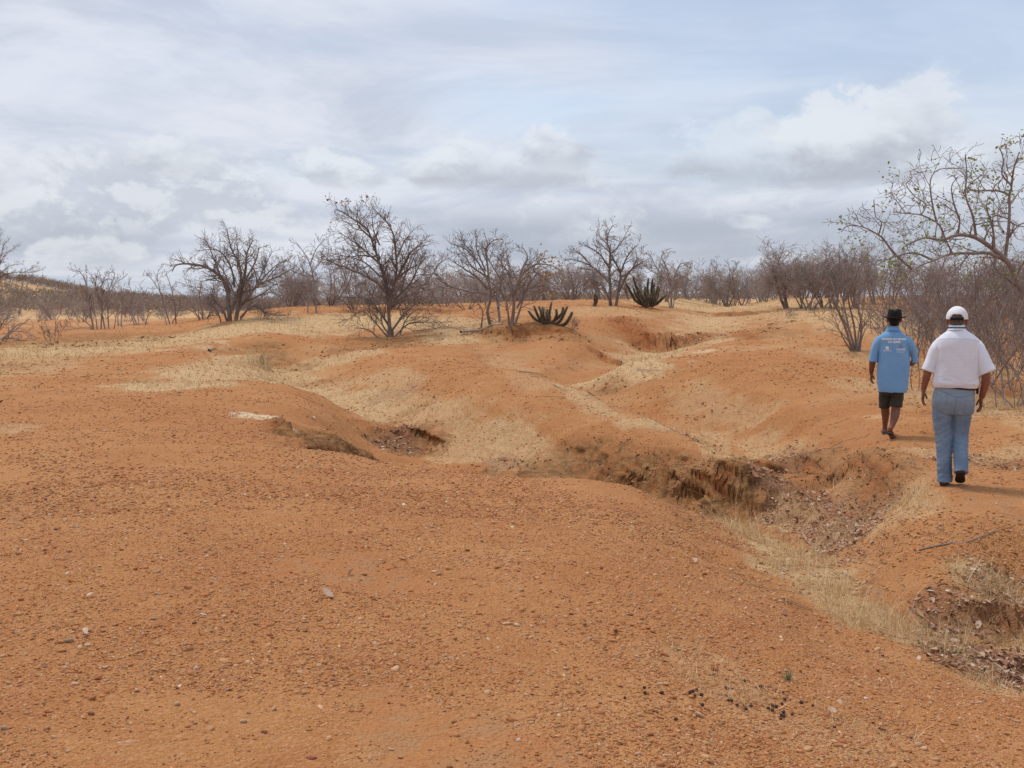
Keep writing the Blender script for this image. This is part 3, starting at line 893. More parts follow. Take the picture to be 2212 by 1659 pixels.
def build_heroes(M):
    dk = (M['dark'], M['twigd']); gy = (M['grey'], M['twig'])
    # tree with the orange-tipped crown on the central spur
    hero('bare_tree', C2, (720, 945), [
        (.06, (715, 945), (700, 800), (712, 700), (735, 600), (752, 500), (745, 400), (735, 300), (700, 220), (645, 160), (600, 112)),
        (.06, (705, 930), (700, 800), (690, 620), (650, 500), (600, 350), (560, 250), (480, 190), (400, 138), (357, 118)),
        (.05, (700, 680), (620, 590), (520, 540), (400, 490), (250, 430)),
        (.045, (735, 600), (800, 480), (860, 380), (945, 350)), (.04, (748, 440), (800, 330), (855, 255)),
        (.04, (650, 480), (500, 350), (365, 260)), (.035, (580, 300), (500, 220), (500, 120)),
        (.04, (715, 900), (640, 780), (560, 700), (440, 690), (345, 690)), (.04, (725, 900), (800, 800), (870, 740), (960, 720)),
        (.03, (740, 945), (830, 860), (950, 850), (1070, 850)), (.03, (690, 945), (600, 840), (520, 780), (410, 860)),
        (.03, (640, 960), (570, 900), (490, 890)), (.035, (650, 560), (520, 450), (300, 400)), (.035, (640, 430), (500, 420), (260, 470)),
        (.04, (740, 700), (840, 600), (900, 480), (940, 430)), (.03, (770, 945), (800, 860), (860, 780), (960, 760)), (.035, (720, 945), (660, 870), (640, 750), (560, 640)),
        (.03, (760, 560), (840, 500), (920, 470)), (.03, (640, 350), (600, 250), (590, 150))],
        cfgs(space=(.16, .12, .10), len=(1.15, .58, .30), rmin=.0042), 3, dk,
        'bare dark tree with orange leaves at its tip, alone on the middle red spur', 'tree', 11, .05, 1.3,
        leaves=(60, .11, M['orange'], lambda p, r: p[2] > 5.0 or r.random() < .02))
    # round tree on the left
    hero('bare_tree', C1, (1510, 712), [
        (.09, (1490, 712), (1480, 600), (1470, 480), (1380, 390), (1270, 350), (1150, 350), (1115, 395)),
        (.07, (1500, 640), (1560, 480), (1550, 350), (1500, 250), (1470, 115)), (.08, (1530, 700), (1560, 540), (1590, 400), (1600, 280), (1640, 190)),
        (.05, (1540, 650), (1640, 520), (1700, 400), (1760, 270)), (.05, (1570, 600), (1680, 480), (1800, 430), (1905, 370)),
        (.045, (1480, 560), (1440, 450), (1380, 300), (1335, 190)), (.045, (1520, 500), (1500, 380), (1420, 260), (1280, 260)),
        (.03, (1500, 650), (1400, 600), (1340, 510), (1220, 490)), (.04, (1570, 600), (1700, 540), (1780, 480), (1890, 430)),
        (.035, (1560, 705), (1600, 650), (1660, 605), (1690, 640), (1690, 690)), (.035, (1560, 690), (1640, 620), (1720, 660), (1790, 680), (1870, 680)),
        (.05, (1530, 712), (1545, 620), (1500, 500), (1440, 380), (1400, 330)), (.04, (1590, 450), (1660, 320), (1680, 220)), (.045, (1470, 712), (1440, 640), (1400, 590), (1380, 540)),
        (.035, (1560, 420), (1540, 250), (1530, 180)), (.035, (1650, 500), (1760, 380), (1840, 320)), (.03, (1430, 712), (1400, 640), (1340, 600)), (.03, (1700, 480), (1800, 360), (1860, 320))],
        cfgs(space=(.17, .13, .11), len=(1.1, .58, .30), rmin=.0046), 3, dk,
        'round bare dark tree with curling low branches, standing alone on the left', 'tree', 12, .05, 1.5)
    # pair on the little mound
    hero('bare_tree', C2, (1385, 865), [
        (.06, (1358, 872), (1340, 780), (1360, 700), (1350, 600), (1290, 480), (1200, 380), (1090, 335)), (.04, (1350, 600), (1340, 480), (1330, 380), (1380, 320), (1440, 318), (1425, 365)),
        (.05, (1420, 866), (1410, 760), (1390, 690), (1300, 662), (1200, 665), (1130, 690)), (.04, (1345, 640), (1270, 560), (1150, 480), (1075, 430)),
        (.03, (1250, 660), (1080, 610), (1000, 540), (1030, 470), (1120, 420)), (.045, (1410, 760), (1420, 640), (1440, 520), (1420, 400)), (.035, (1340, 560), (1220, 470), (1165, 320)),
        (.03, (1300, 500), (1240, 400), (1150, 300)), (.03, (1300, 870), (1310, 780), (1280, 730)), (.03, (1380, 700), (1480, 600), (1500, 500)), (.03, (1420, 560), (1350, 450), (1330, 370)), (.03, (1330, 520), (1270, 380), (1270, 310))],
        cfgs(space=(.19, .14, .11), len=(.95, .5, .26), rmin=.0053), 3, gy,
        'bare grey tree with a hooked top branch, on the small red mound', 'tree', 13, .05, 1.2,
        leaves=(14, .12, M['orange'], lambda p, r: r.random() < .02))
    hero('bare_tree', C2, (1500, 862), [
        (.06, (1500, 862), (1510, 760), (1520, 650), (1560, 550), (1640, 480), (1740, 480), (1820, 520)), (.045, (1515, 700), (1490, 600), (1480, 480), (1460, 390)),
        (.045, (1520, 650), (1560, 520), (1600, 430), (1560, 355)), (.04, (1530, 760), (1600, 640), (1670, 620), (1760, 600)), (.035, (1520, 640), (1580, 560), (1700, 430)),
        (.04, (1520, 862), (1560, 740), (1600, 620), (1680, 520)), (.03, (1500, 560), (1430, 470), (1400, 420)), (.035, (1480, 862), (1470, 760), (1450, 640), (1420, 540)), (.03, (1640, 520), (1700, 560), (1780, 620))],
        cfgs(space=(.19, .14, .11), len=(.9, .5, .26), rmin=.0053), 3, gy,
        'bare spreading tree with scattered yellow leaves, beside the low cactus', 'tree', 14, .05, 1.2,
        leaves=(110, .12, M['yellow'], lambda p, r: p[0] > 0.9 or r.random() < .1))
    # tall tree behind the big cactus
    hero('bare_tree', C3, (450, 655), [
        (.07, (430, 658), (430, 520), (425, 420), (430, 290), (410, 220), (420, 150), (450, 100)), (.065, (470, 658), (490, 520), (500, 430), (450, 330), (420, 280), (330, 200)),
        (.04, (500, 430), (540, 330), (590, 260), (625, 230)), (.045, (430, 500), (370, 440), (300, 380), (200, 340), (115, 335)), (.04, (425, 400), (360, 300), (280, 250), (235, 215)),
        (.035, (430, 300), (500, 230), (555, 125)), (.045, (490, 560), (560, 420), (640, 360), (700, 330)), (.035, (300, 380), (220, 290), (160, 290)), (.035, (500, 450), (560, 430), (600, 360), (640, 300)),
        (.03, (420, 240), (360, 180), (345, 130)), (.035, (440, 640), (380, 520), (300, 470), (220, 450))],
        cfgs(space=(.22, .15, .12), len=(1.0, .52, .28), rmin=.006), 3, dk,
        'tall bare tree behind the upright cactus on the far red terrace', 'tree', 15, .05, 1.4)
    hero('bare_tree', C3, (850, 665), [
        (.05, (850, 668), (850, 520), (880, 430), (920, 360), (985, 400)), (.045, (850, 560), (800, 470), (740, 380), (700, 300), (640, 300)), (.04, (850, 520), (820, 400), (780, 310), (840, 285)),
        (.035, (865, 480), (940, 450), (980, 480)), (.035, (780, 440), (720, 420), (660, 380)), (.03, (840, 668), (820, 600), (760, 520), (700, 470)), (.03, (860, 668), (880, 580), (950, 510))],
        cfgs(space=(.27, .17, .12), len=(.95, .5, .28), rmin=.007), 3, gy,
        'pale bare tree with arching boughs, just right of the upright cactus', 'tree', 16, .05, 1.3)
    hero('bare_tree', C3, (1230, 648), [
        (.05, (1180, 645), (1190, 520), (1170, 420), (1120, 360)), (.05, (1230, 650), (1230, 520), (1250, 420), (1230, 350)), (.04, (1240, 530), (1290, 520), (1340, 430)),
        (.04, (1180, 560), (1100, 500), (1020, 400)), (.04, (1310, 645), (1330, 540), (1360, 420)), (.035, (1150, 640), (1130, 540), (1060, 440)), (.03, (1260, 650), (1290, 600), (1340, 560), (1400, 500)),
        (.035, (1200, 500), (1160, 400), (1160, 330)), (.035, (1250, 450), (1300, 380), (1290, 350))],
        cfgs(space=(.25, .17, .12), len=(.95, .5, .3), rmin=.0075), 3, dk,
        'rounded bare tree growing on the low red mound with exposed roots', 'tree', 17, .05, 1.5)
    # fan of stems by the path
    hero('fan_shrub', C3, (2112, 965), [
        (.032, (2090, 962), (2040, 800), (1960, 620), (1880, 500), (1800, 400)), (.03, (2110, 962), (2060, 780), (2020, 600), (1960, 400), (1940, 280)),
        (.03, (2120, 965), (2100, 780), (2060, 600), (2050, 420), (2060, 300)), (.03, (2140, 970), (2150, 780), (2120, 640), (2100, 520)), (.022, (2100, 940), (2000, 820), (1930, 760)),
        (.028, (2100, 962), (2080, 850), (2000, 700), (1900, 560)), (.028, (2130, 965), (2130, 850), (2160, 700), (2180, 560)), (.025, (2080, 960), (2020, 860), (1960, 720)), (.025, (2130, 970), (2160, 860), (2200, 780)),
        (.025, (1970, 640), (1960, 520), (1900, 400)), (.025, (2040, 620), (2100, 480), (2140, 380))],
        cfgs(space=(.22, .16, .12), len=(.7, .4, .22), rmin=.0042, ang=(18, 50), start=.35, up=(.08, .05, .03)), 3, gy,
        'fan-shaped leafless shrub with many thin stems left of the man in blue', 'shrub', 18, .03, .8)
    # left side clumps
    hero('bare_shrub', C1, (650, 768), [
        (.045, (605, 764), (580, 620), (560, 480), (520, 400), (465, 382)), (.04, (655, 770), (660, 620), (660, 480), (700, 390)), (.035, (705, 772), (700, 600), (740, 480), (800, 440)),
        (.035, (680, 770), (640, 560), (600, 430), (560, 400)), (.03, (590, 750), (500, 680), (410, 655)), (.025, (590, 760), (480, 765), (345, 805)), (.03, (670, 600), (740, 430), (730, 385)), (.03, (640, 600), (620, 470), (640, 385)),
        (.03, (575, 600), (500, 540), (440, 480)), (.03, (630, 768), (610, 650), (540, 560)), (.025, (740, 765), (760, 650), (790, 560))],
        cfgs(space=(.28, .18, .13), len=(.9, .5, .28), rmin=.007), 3, gy,
        'clump of thin grey stems with a leaning dead branch, left slope by the straw band', 'shrub', 19, .04, 1.6)
    hero('bare_shrub', C1, (830, 745), [
        (.04, (885, 735), (850, 640), (860, 560), (830, 460)), (.035, (785, 752), (790, 600), (800, 500)), (.03, (765, 752), (760, 640), (730, 560)), (.03, (940, 750), (960, 680), (1000, 640)), (.03, (870, 735), (820, 600), (770, 500)), (.03, (900, 735), (890, 640), (920, 560))],
        cfgs(space=(.26, .18, .13), len=(.8, .45, .28), rmin=.007), 3, gy,
        'low grey shrub clump between two taller clumps on the left slope', 'shrub', 20, .035, 1.4)
    hero('bare_shrub', C1, (1110, 735), [
        (.035, (1140, 725), (1130, 600), (1110, 500), (1080, 420)), (.03, (1100, 735), (1060, 600), (1020, 450), (1030, 380)), (.025, (1120, 720), (1160, 640), (1160, 560)), (.025, (1060, 560), (980, 440), (935, 385)), (.025, (1080, 735), (1050, 660), (960, 560), (900, 480))],
        cfgs(space=(.28, .19, .14), len=(.8, .45, .28), rmin=.007), 3, gy,
        'wispy tall grey shrub halfway between the left clump and the round tree', 'shrub', 21, .03, 1.4)
    hero('bare_tree', C1, (2045, 665), [
        (.04, (2050, 670), (2040, 500), (2010, 350), (1960, 260), (1915, 200)), (.03, (2010, 350), (2050, 250), (2105, 185)), (.03, (2030, 450), (1960, 380), (1940, 320)), (.025, (1995, 640), (1995, 480), (1980, 400)), (.025, (2020, 400), (2080, 330), (2110, 280))],
        cfgs(space=(.3, .2, .15), len=(.8, .45, .3), rmin=.0072), 3, gy,
        'slender pale sapling-like tree between the round tree and the orange-tipped tree', 'tree', 22, .03, 1.0)
    # dark tree cut by the left edge
    hero('bare_tree', C1, (-70, 720), [
        (.09, (-60, 740), (-70, 600), (-40, 500), (0, 430), (100, 400), (210, 400), (285, 378)), (.06, (-60, 560), (-20, 440), (60, 360), (150, 345)), (.06, (-60, 500), (-20, 380), (40, 280), (130, 220)),
        (.05, (-70, 480), (-60, 340), (-10, 220), (10, 120)), (.05, (-40, 500), (40, 440), (160, 440), (290, 430)), (.04, (-100, 500), (-160, 350), (-200, 250)), (.04, (-70, 600), (-160, 480), (-260, 420)), (.05, (-60, 440), (0, 330), (20, 230), (60, 180)),
        (.035, (140, 402), (200, 380), (245, 340))],
        cfgs(space=(.2, .13, .1), len=(.95, .5, .28), rmin=.006), 3, dk,
        'dark bare tree cut off by the left edge of the picture', 'tree', 23, .05, 1.3, leaves=(26, .11, M['orange'], lambda p, r: p[2] > 2.6 and r.random() < .2))
    hero('fallen_shrub', C1, (60, 850), [
        (.04, (-20, 860), (60, 790), (130, 730), (210, 745)), (.035, (-30, 840), (40, 830), (110, 830), (160, 850)), (.035, (-60, 830), (0, 760), (40, 700), (110, 690)), (.03, (0, 850), (90, 780), (190, 700)), (.03, (60, 850), (150, 840), (230, 860)),
        (.028, (-60, 560), (0, 545), (45, 522), (90, 560), (160, 580)), (.025, (80, 780), (180, 790), (240, 830)), (.025, (30, 860), (60, 800), (50, 730))],
        cfgs(space=(.22, .16, .12), len=(.6, .38, .22), rmin=.005, up=(.0, .0, .0)), 3, (M['pale'], M['far']),
        'tangle of pale fallen dead branches at the left edge in dry grass', 'shrub', 24, .035, 1.2)
    # big tree overhanging from the right
    big = [
        (.10, (1560, 1230), (1475, 1020), (1420, 900), (1370, 800), (1280, 720), (1160, 640), (1040, 622), (930, 655), (820, 640), (700, 690)),
        (.055, (1370, 800), (1250, 742), (1150, 742), (1000, 745), (880, 790), (800, 820), (735, 860)), (.05, (1350, 770), (1372, 600), (1380, 450), (1378, 360), (1392, 300), (1330, 225), (1340, 130), (1318, 55)),
        (.035, (1392, 300), (1410, 180), (1445, 75)), (.035, (1380, 360), (1300, 330), (1150, 330), (1110, 300), (1200, 225)), (.04, (1280, 720), (1270, 580), (1230, 450), (1240, 370)), (.04, (1160, 640), (1140, 500), (1090, 360), (1100, 230), (1090, 95)),
        (.03, (1040, 622), (1050, 500), (960, 430)), (.035, (930, 655), (940, 600), (900, 540), (800, 490), (700, 480), (615, 470)), (.035, (740, 850), (620, 740), (560, 660), (520, 622), (420, 570), (320, 560), (275, 600)),
        (.025, (520, 622), (540, 540), (500, 500), (490, 390)), (.028, (800, 490), (830, 420), (760, 370), (700, 290), (735, 250), (725, 195)), (.03, (900, 540), (870, 400), (860, 260), (920, 190), (1050, 185)),
        (.03, (1380, 530), (1430, 560), (1520, 570)), (.03, (1000, 745), (980, 690), (940, 600)), (.03, (1230, 450), (1180, 380), (1180, 290), (1240, 200)), (.03, (1378, 430), (1450, 330), (1520, 280)), (.03, (880, 790), (760, 740), (640, 760), (540, 800), (440, 860)),
        (.025, (420, 570), (380, 520), (340, 500)), (.03, (1050, 520), (1010, 400), (1000, 300), (1040, 240)), (.028, (700, 480), (640, 400), (600, 340)), (.03, (1340, 600), (1300, 520), (1310, 400), (1260, 300))]
    big = [tuple([l[0] * .58] + list(l[1:])) for l in big]
    hero('leafing_tree', C4, (1560, 1230), big,
        cfgs(space=(.26, .17, .14), len=(.85, .45, .22), rmin=.0034, rmax=(.018, .009, .005), wig=.26, ang=(30, 75), nseg=(6, 5, 3), start=.15, up=(.06, .05, .03)), 3, gy,
        'big crooked tree with sparse small green leaves leaning in from the right edge', 'tree', 25, .04, 1.6,
        leaves=(750, .06, M['green'], lambda p, r: r.random() < .08), yD=17.0)


# ---- thicket trees and shrubs built once and copied
def proto(name, kind, seed, M):
    rnd = random.Random(seed)
    limbs = []
    if kind == 'bush':      # low, many stems
        n = 7; h = 2.4; sp = (12, 48); cf = cfgs(space=(.26, .18, .14), len=(.75, .45, .28), rmin=.0062, up=(.05, .03, .02)); r = .03
    elif kind == 'tree':
        n = 4; h = 3.4; sp = (8, 40); cf = cfgs(space=(.26, .17, .14), len=(1.0, .55, .32), rmin=.0068, ang=(25, 65)); r = .05
    elif kind == 'thin':    # near thicket: few long thin stems
        n = 6; h = 2.7; sp = (5, 32); cf = cfgs(space=(.32, .24, .2), len=(.75, .4, .22), rmin=.0032, ang=(20, 60), rmax=(.01, .006, .005), up=(.08, .04, .02)); r = .014
    else:
        n = 5; h = 1.0; sp = (15, 60); cf = cfgs(space=(.12, .1, .08), len=(.45, .26, .14), rmin=.0055); r = .014
    for i in range(n):
        a = rnd.uniform(0, 2 * math.pi); t = R(rnd.uniform(*sp))
        d = Vector((math.cos(a) * math.sin(t), math.sin(a) * math.sin(t), math.cos(t)))
        p = Vector((math.cos(a), math.sin(a), 0)) * rnd.uniform(.02, .16 if kind != 'thin' else .45) + Vector((0, 0, -.12))
        pts, rad = sprout(rnd, p, d, h * rnd.uniform(.75, 1.2), r * rnd.uniform(.7, 1.15), .008, 9, .12, .04)
        limbs.append((pts, rad))
        if kind in ('tree', 'thin') and rnd.random() < .8:
            k = rnd.randint(3, 5)
            pts2, rad2 = sprout(rnd, pts[k], (d + Vector((rnd.gauss(0, .5), rnd.gauss(0, .5), .1))), h * .6, rad[k] * .8, .008, 7, .14, .04)
            limbs.append((pts2, rad2))
    out, tips = [], []
    grow(rnd, limbs, 3 if kind != 'small' else 2, cf, out, tips)
    V, F = tubes(limbs)
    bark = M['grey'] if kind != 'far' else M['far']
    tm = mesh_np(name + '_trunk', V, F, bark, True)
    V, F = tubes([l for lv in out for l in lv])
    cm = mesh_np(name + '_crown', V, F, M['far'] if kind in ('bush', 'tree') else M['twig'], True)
    return tm, cm


def place(name, pr, x, y, s, sz, rz, label, cat, group, tilt=0):
    o = empty(name, (x, y, hz(x, y)), rz)
    o.scale = (s, s, sz)
    if tilt: o.rotation_euler = (tilt * math.cos(rz), tilt * math.sin(rz), rz)
    tag(o, label, cat, group)
    a = bpy.data.objects.new('trunk', pr[0]); link(a, o)
    b = bpy.data.objects.new('crown', pr[1]); link(b, o)
    return o


def build_thickets(M):
    bush = [proto('bush', 'bush', 100 + i, M) for i in range(5)]
    tree = [proto('tree', 'tree', 200 + i, M) for i in range(5)]
    thin = [proto('thin', 'thin', 300 + i, M) for i in range(5)]
    small = [proto('small', 'small', 400 + i, M) for i in range(3)]
    rnd = random.Random(5)

    def row(name, protos, U0, U1, y0, y1, n, s0, s1, label, cat, group):
        for i in range(n):
            U = U0 + (U1 - U0) * (i + rnd.random()) / n
            y = y0 + (y1 - y0) * rnd.random()
            x = (U - 1106) / FPX * y
            s = rnd.uniform(s0, s1)
            place(name, rnd.choice(protos), x, y, s * rnd.uniform(.9, 1.6), s * rnd.uniform(.8, 1.05), rnd.uniform(0, 6.28), label, cat, group)

    # belts, near to far
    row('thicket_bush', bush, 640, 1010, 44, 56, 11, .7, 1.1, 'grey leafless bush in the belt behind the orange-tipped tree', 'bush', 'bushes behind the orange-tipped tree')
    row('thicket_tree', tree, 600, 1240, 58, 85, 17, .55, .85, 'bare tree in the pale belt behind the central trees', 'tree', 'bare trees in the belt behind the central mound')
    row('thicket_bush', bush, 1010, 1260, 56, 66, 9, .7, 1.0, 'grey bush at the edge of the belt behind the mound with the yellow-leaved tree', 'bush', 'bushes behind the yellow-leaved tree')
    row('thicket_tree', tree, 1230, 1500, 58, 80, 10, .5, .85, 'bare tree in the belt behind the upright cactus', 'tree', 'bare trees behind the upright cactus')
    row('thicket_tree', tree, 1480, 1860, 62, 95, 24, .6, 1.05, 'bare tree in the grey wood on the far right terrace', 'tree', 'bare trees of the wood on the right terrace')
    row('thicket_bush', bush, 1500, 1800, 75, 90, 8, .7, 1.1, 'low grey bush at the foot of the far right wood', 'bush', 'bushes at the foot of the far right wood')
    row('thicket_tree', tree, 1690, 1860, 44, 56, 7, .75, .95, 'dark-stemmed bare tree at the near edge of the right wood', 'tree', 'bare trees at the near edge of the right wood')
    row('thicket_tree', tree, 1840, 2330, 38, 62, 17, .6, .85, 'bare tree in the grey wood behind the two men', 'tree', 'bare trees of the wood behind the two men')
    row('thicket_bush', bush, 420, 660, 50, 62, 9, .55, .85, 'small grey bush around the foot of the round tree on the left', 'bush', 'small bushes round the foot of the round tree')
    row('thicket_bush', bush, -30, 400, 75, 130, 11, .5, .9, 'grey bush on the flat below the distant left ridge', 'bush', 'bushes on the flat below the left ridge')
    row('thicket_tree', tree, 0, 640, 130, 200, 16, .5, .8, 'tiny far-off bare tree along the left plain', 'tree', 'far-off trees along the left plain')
    # thicket of thin stems behind the men
    row('thin_shrub', thin, 1935, 2300, 17.5, 25, 20, .55, .78, 'thin-stemmed leafless shrub in the thicket behind the men', 'shrub', 'thin shrubs of the thicket behind the men')
    row('thin_shrub', thin, 1900, 2330, 25, 36, 20, .6, .85, 'thin-stemmed shrub deep in the thicket behind the men', 'shrub', 'thin shrubs deep in the thicket behind the men')
    for U, y, s in ((2195, 15.6, .62), (2225, 16.6, .75), (2160, 16.8, .5), (2250, 15.2, .7)):
        place('thin_shrub', thin[int(U) % 5], (U - 1106) / FPX * y, y, s * 1.1, s, U, 'dark twiggy shrub at the right edge beside the man in white', 'shrub', 'dark shrubs at the right edge')
    # small plants with their own places
    for U, V, s, lab in ((1768, 682, .75, 'tiny leafless shrub on the small mound right of the far red bank'), (1695, 689, .5, 'stubby dry shrub on the crumbling bank edge'),
                         (1230, 712, .45, 'dry twiggy plant beside the low cactus'), (1545, 662, .6, 'dry twiggy plant on the left end of the root mound'),
                         (560, 690, .7, 'dry low twigs right of the round tree'), (110, 742, .8, 'dry low shrub left of the pale clump'), (1990, 690, .7, 'dry low bush above the hat of the man in blue'),
                         (1925, 690, .55, 'small dry bush left of the black hat')):
        p = pt(U, V)
        place('dry_plant', rnd.choice(small), p[0], p[1], s, s, rnd.uniform(0, 6), lab, 'shrub', None)
    # scrub on the distant ridge: one mass
    VV, FF, off = [], [], 0
    crown = bush[0][1]; nv = len(crown.vertices)
    r2 = np.random.default_rng(3)
    # leafless scrub as clouds of short twigs
    n = 7500
    X = r2.uniform(-330, 60, n); Y = r2.uniform(215, 420, n)
    den = fbm(X * .02, Y * .02, 3, 9) + .25 * fbm(X * .1, Y * .1, 2, 10)
    k = (den > -.3); X, Y = X[k], Y[k]
    Z = H(X, Y, True)
    for x, y, z in zip(X, Y, Z):
        h = r2.uniform(1.4, 3.4); m = 40
        c = np.array([x, y, z])
        q = r2.normal(0, 1, (m, 3)) * [.75, .75, .4] * h * .45 + [0, 0, h * .55]
        d = r2.normal(0, 1, (m, 3)); d[:, 2] = np.abs(d[:, 2]) + .4; d *= (h * .22)
        s = np.cross(d, r2.normal(0, 1, (m, 3))); s /= np.linalg.norm(s, axis=1, keepdims=True); s *= .07 * h ** .5
        T = np.stack([c + q - s, c + q + s, c + q + d], 1).reshape(-1, 3)
        VV.append(T); FF.append(np.arange(m * 3).reshape(-1, 3) + off); off += m * 3
    o = obj_np('ridge_scrub', np.concatenate(VV), np.concatenate(FF), M['farscrub'])
    tag(o, 'grey-brown scrub covering the distant left ridge', 'scrub', kind='stuff')


# ------------------------------------------------------------------ cactus
def cactus(name, base, arms, s, label, mats):
    root = empty(name, tuple(base)); tag(root, label, 'cactus')
    rnd = random.Random(len(arms))
    for ctl, r in arms:
        ctl = [(x + rnd.gauss(0, .05) * (q > 0), y + rnd.gauss(0, .10) * (q > 0), z * rnd.uniform(.82, 1.08)) for q, (x, y, z) in enumerate(ctl)]
        P = smooth_poly([(x * s, y * s, z * s) for x, y, z in ctl], 5)
        n = len(P); S = 16
        T = np.gradient(P, axis=0); T /= np.linalg.norm(T, axis=1, keepdims=True)
        A = np.cross(T, [0.1, 1, 0]); A /= np.linalg.norm(A, axis=1, keepdims=True); B = np.cross(T, A)
        ang = np.arange(S) * 2 * math.pi / S
        rib = 1 + .17 * np.where(np.arange(S) % 2 == 0, 1, -1)
        V = []
        for i in range(n):
            t = i / (n - 1)
            rr = r * s * (.85 + .3 * math.sin(math.pi * min(t * 1.1, 1))) * (1 if t < .9 else math.sqrt(max(0.04, 1 - ((t - .9) / .1) ** 2)))
            V.append(P[i] + rr * rib[:, None] * (A[i] * np.cos(ang)[:, None] + B[i] * np.sin(ang)[:, None]))
        V = np.concatenate(V)
        i, j = np.meshgrid(np.arange(n - 1), np.arange(S), indexing='ij')
        F = np.stack([i * S + j, i * S + (j + 1) % S, (i + 1) * S + (j + 1) % S, (i + 1) * S + j], -1).reshape(-1, 4)
        capc = len(V); V = np.vstack([V, P[-1] + T[-1] * r * s * .15])
        C = np.stack([(n - 1) * S + np.arange(S), (n - 1) * S + (np.arange(S) + 1) % S, np.full(S, capc)], -1)
        arm = obj_np('arm', V, [F, C], mats[0], root, False)
        # spines along the ribs
        sv, sf = [], []
        for i in range(1, n * 3):
            t = i / (n * 3) * (n - 1); a = int(t); f = t - a
            if a >= n - 1: break
            c = P[a] * (1 - f) + P[a + 1] * f
            for j in range(0, S, 2):
                o_ = A[a] * math.cos(ang[j]) + B[a] * math.sin(ang[j])
                st = c + o_ * r * s * 1.05
                for q in range(2):
                    d = o_ + np.array([rnd.gauss(0, .5), rnd.gauss(0, .5), rnd.gauss(0, .5) + .2]); d *= .06 * s
                    w = np.cross(d, [rnd.gauss(0, 1), rnd.gauss(0, 1), rnd.gauss(0, 1)]); w = w / (np.linalg.norm(w) + 1e-9) * .003 * s
                    k = len(sv); sv += [st - w, st + w, st + d]; sf.append((k, k + 1, k + 2))
        obj_np('spines', np.array(sv), np.array(sf), mats[1], arm)
    return root


def build_cacti():
    g = simple_mat('cactus_skin', (.060, .058, .036), .85, .4, 4, .3, 20, col2=(.13, .10, .06))
    sp = simple_mat('cactus_spine', (.42, .36, .25), .8, .2, 4)
    # upright candelabra; heights in metres
    def arm(x0, x1, h, y=0, bend=.35, r=.055, zb=.05):
        return ([(x0, y * .3, zb), (x0 + (x1 - x0) * .4, y * .6, zb + h * .22), (x0 + (x1 - x0) * .72, y * .9, zb + h * .55), (x1, y, zb + h)], r * .82)
    A = [arm(0, -.12, 1.05, .1, r=.06), arm(.05, .02, 1.3, -.1), arm(0, -.42, .85, .0), arm(-.05, -.62, 1.35, .15), arm(-.1, -1.0, 1.15, .1), arm(.1, .28, 1.15, .1), arm(.1, .45, .95, -.15),
         arm(.12, .62, .8, .2), arm(0, -.25, .75, -.3), arm(.05, .12, .8, -.35), arm(.12, .35, .6, -.3), arm(-.05, -.36, .55, -.35), arm(.05, -.02, .9, .35), arm(.15, .8, .6, .05), arm(-.1, -.75, .95, -.1), arm(-.02, -.1, .5, -.42), arm(.08, .22, 1.45, .2), arm(-.2, -.5, 1.1, .3)]
    p = pt(1400, 664)
    k = (664 - 600) / FPX * p[1] / 1.42
    cactus('candelabra_cactus', p, A, k * 1.05, 'upright dark green cactus with many curved arms on the far red terrace', (g, sp))
    p = pt(1180, 700)
    k2 = (703 - 668) / FPX * p[1] / .95
    B = [arm(-.15, -.55, .85, .1), arm(-.1, -.42, 1.0, -.05), arm(-.1, -.16, .75, .2), arm(0, -.3, .8, -.2), arm(.1, .28, 1.0, .0), arm(.05, .02, .6, -.2), arm(-.1, -.8, .55, .0), arm(0, .12, .8, .3),
         ([(0, 0, .05), (.3, 0, -.05), (.6, .05, .1), (.8, .05, .45), (.95, .05, .85)], .055), ([(0, 0, .0), (.35, -.1, -.1), (.75, -.1, -.02), (1.05, -.05, .3), (1.25, -.05, .72)], .06), ([(0, 0, .05), (.3, .1, .1), (.5, .15, .5), (.55, .15, .85)], .05),
         ([(.1, .1, .05), (.45, .15, .15), (.75, .2, .55), (.82, .2, .95)], .05)]
    cactus('candelabra_cactus', p, B, k2 * 1.22, 'low sprawling cactus under the yellow-leaved tree on the small mound', (g, sp))
    p = pt(1283, 662)
    C = [([(0, 0, -.05), (.02, 0, .3), (.05, 0, .6)], .07), ([(.02, 0, .3), (.1, 0, .45), (.09, 0, .62)], .04)]
    cactus('stump_cactus', p, C, .9, 'short dead cactus stump standing left of the tall terrace tree', (simple_mat('cactus_dead', (.13, .085, .05), .9, .3, 5), sp))
# ------------------------------------------------------------------ gravel, straw, litter
def ico(sub):
    bm = bmesh.new(); bmesh.ops.create_icosphere(bm, subdivisions=sub, radius=1)
    V = np.array([v.co[:] for v in bm.verts]); F = np.array([[v.index for v in f.verts] for f in bm.faces]); bm.free()
    return V, F


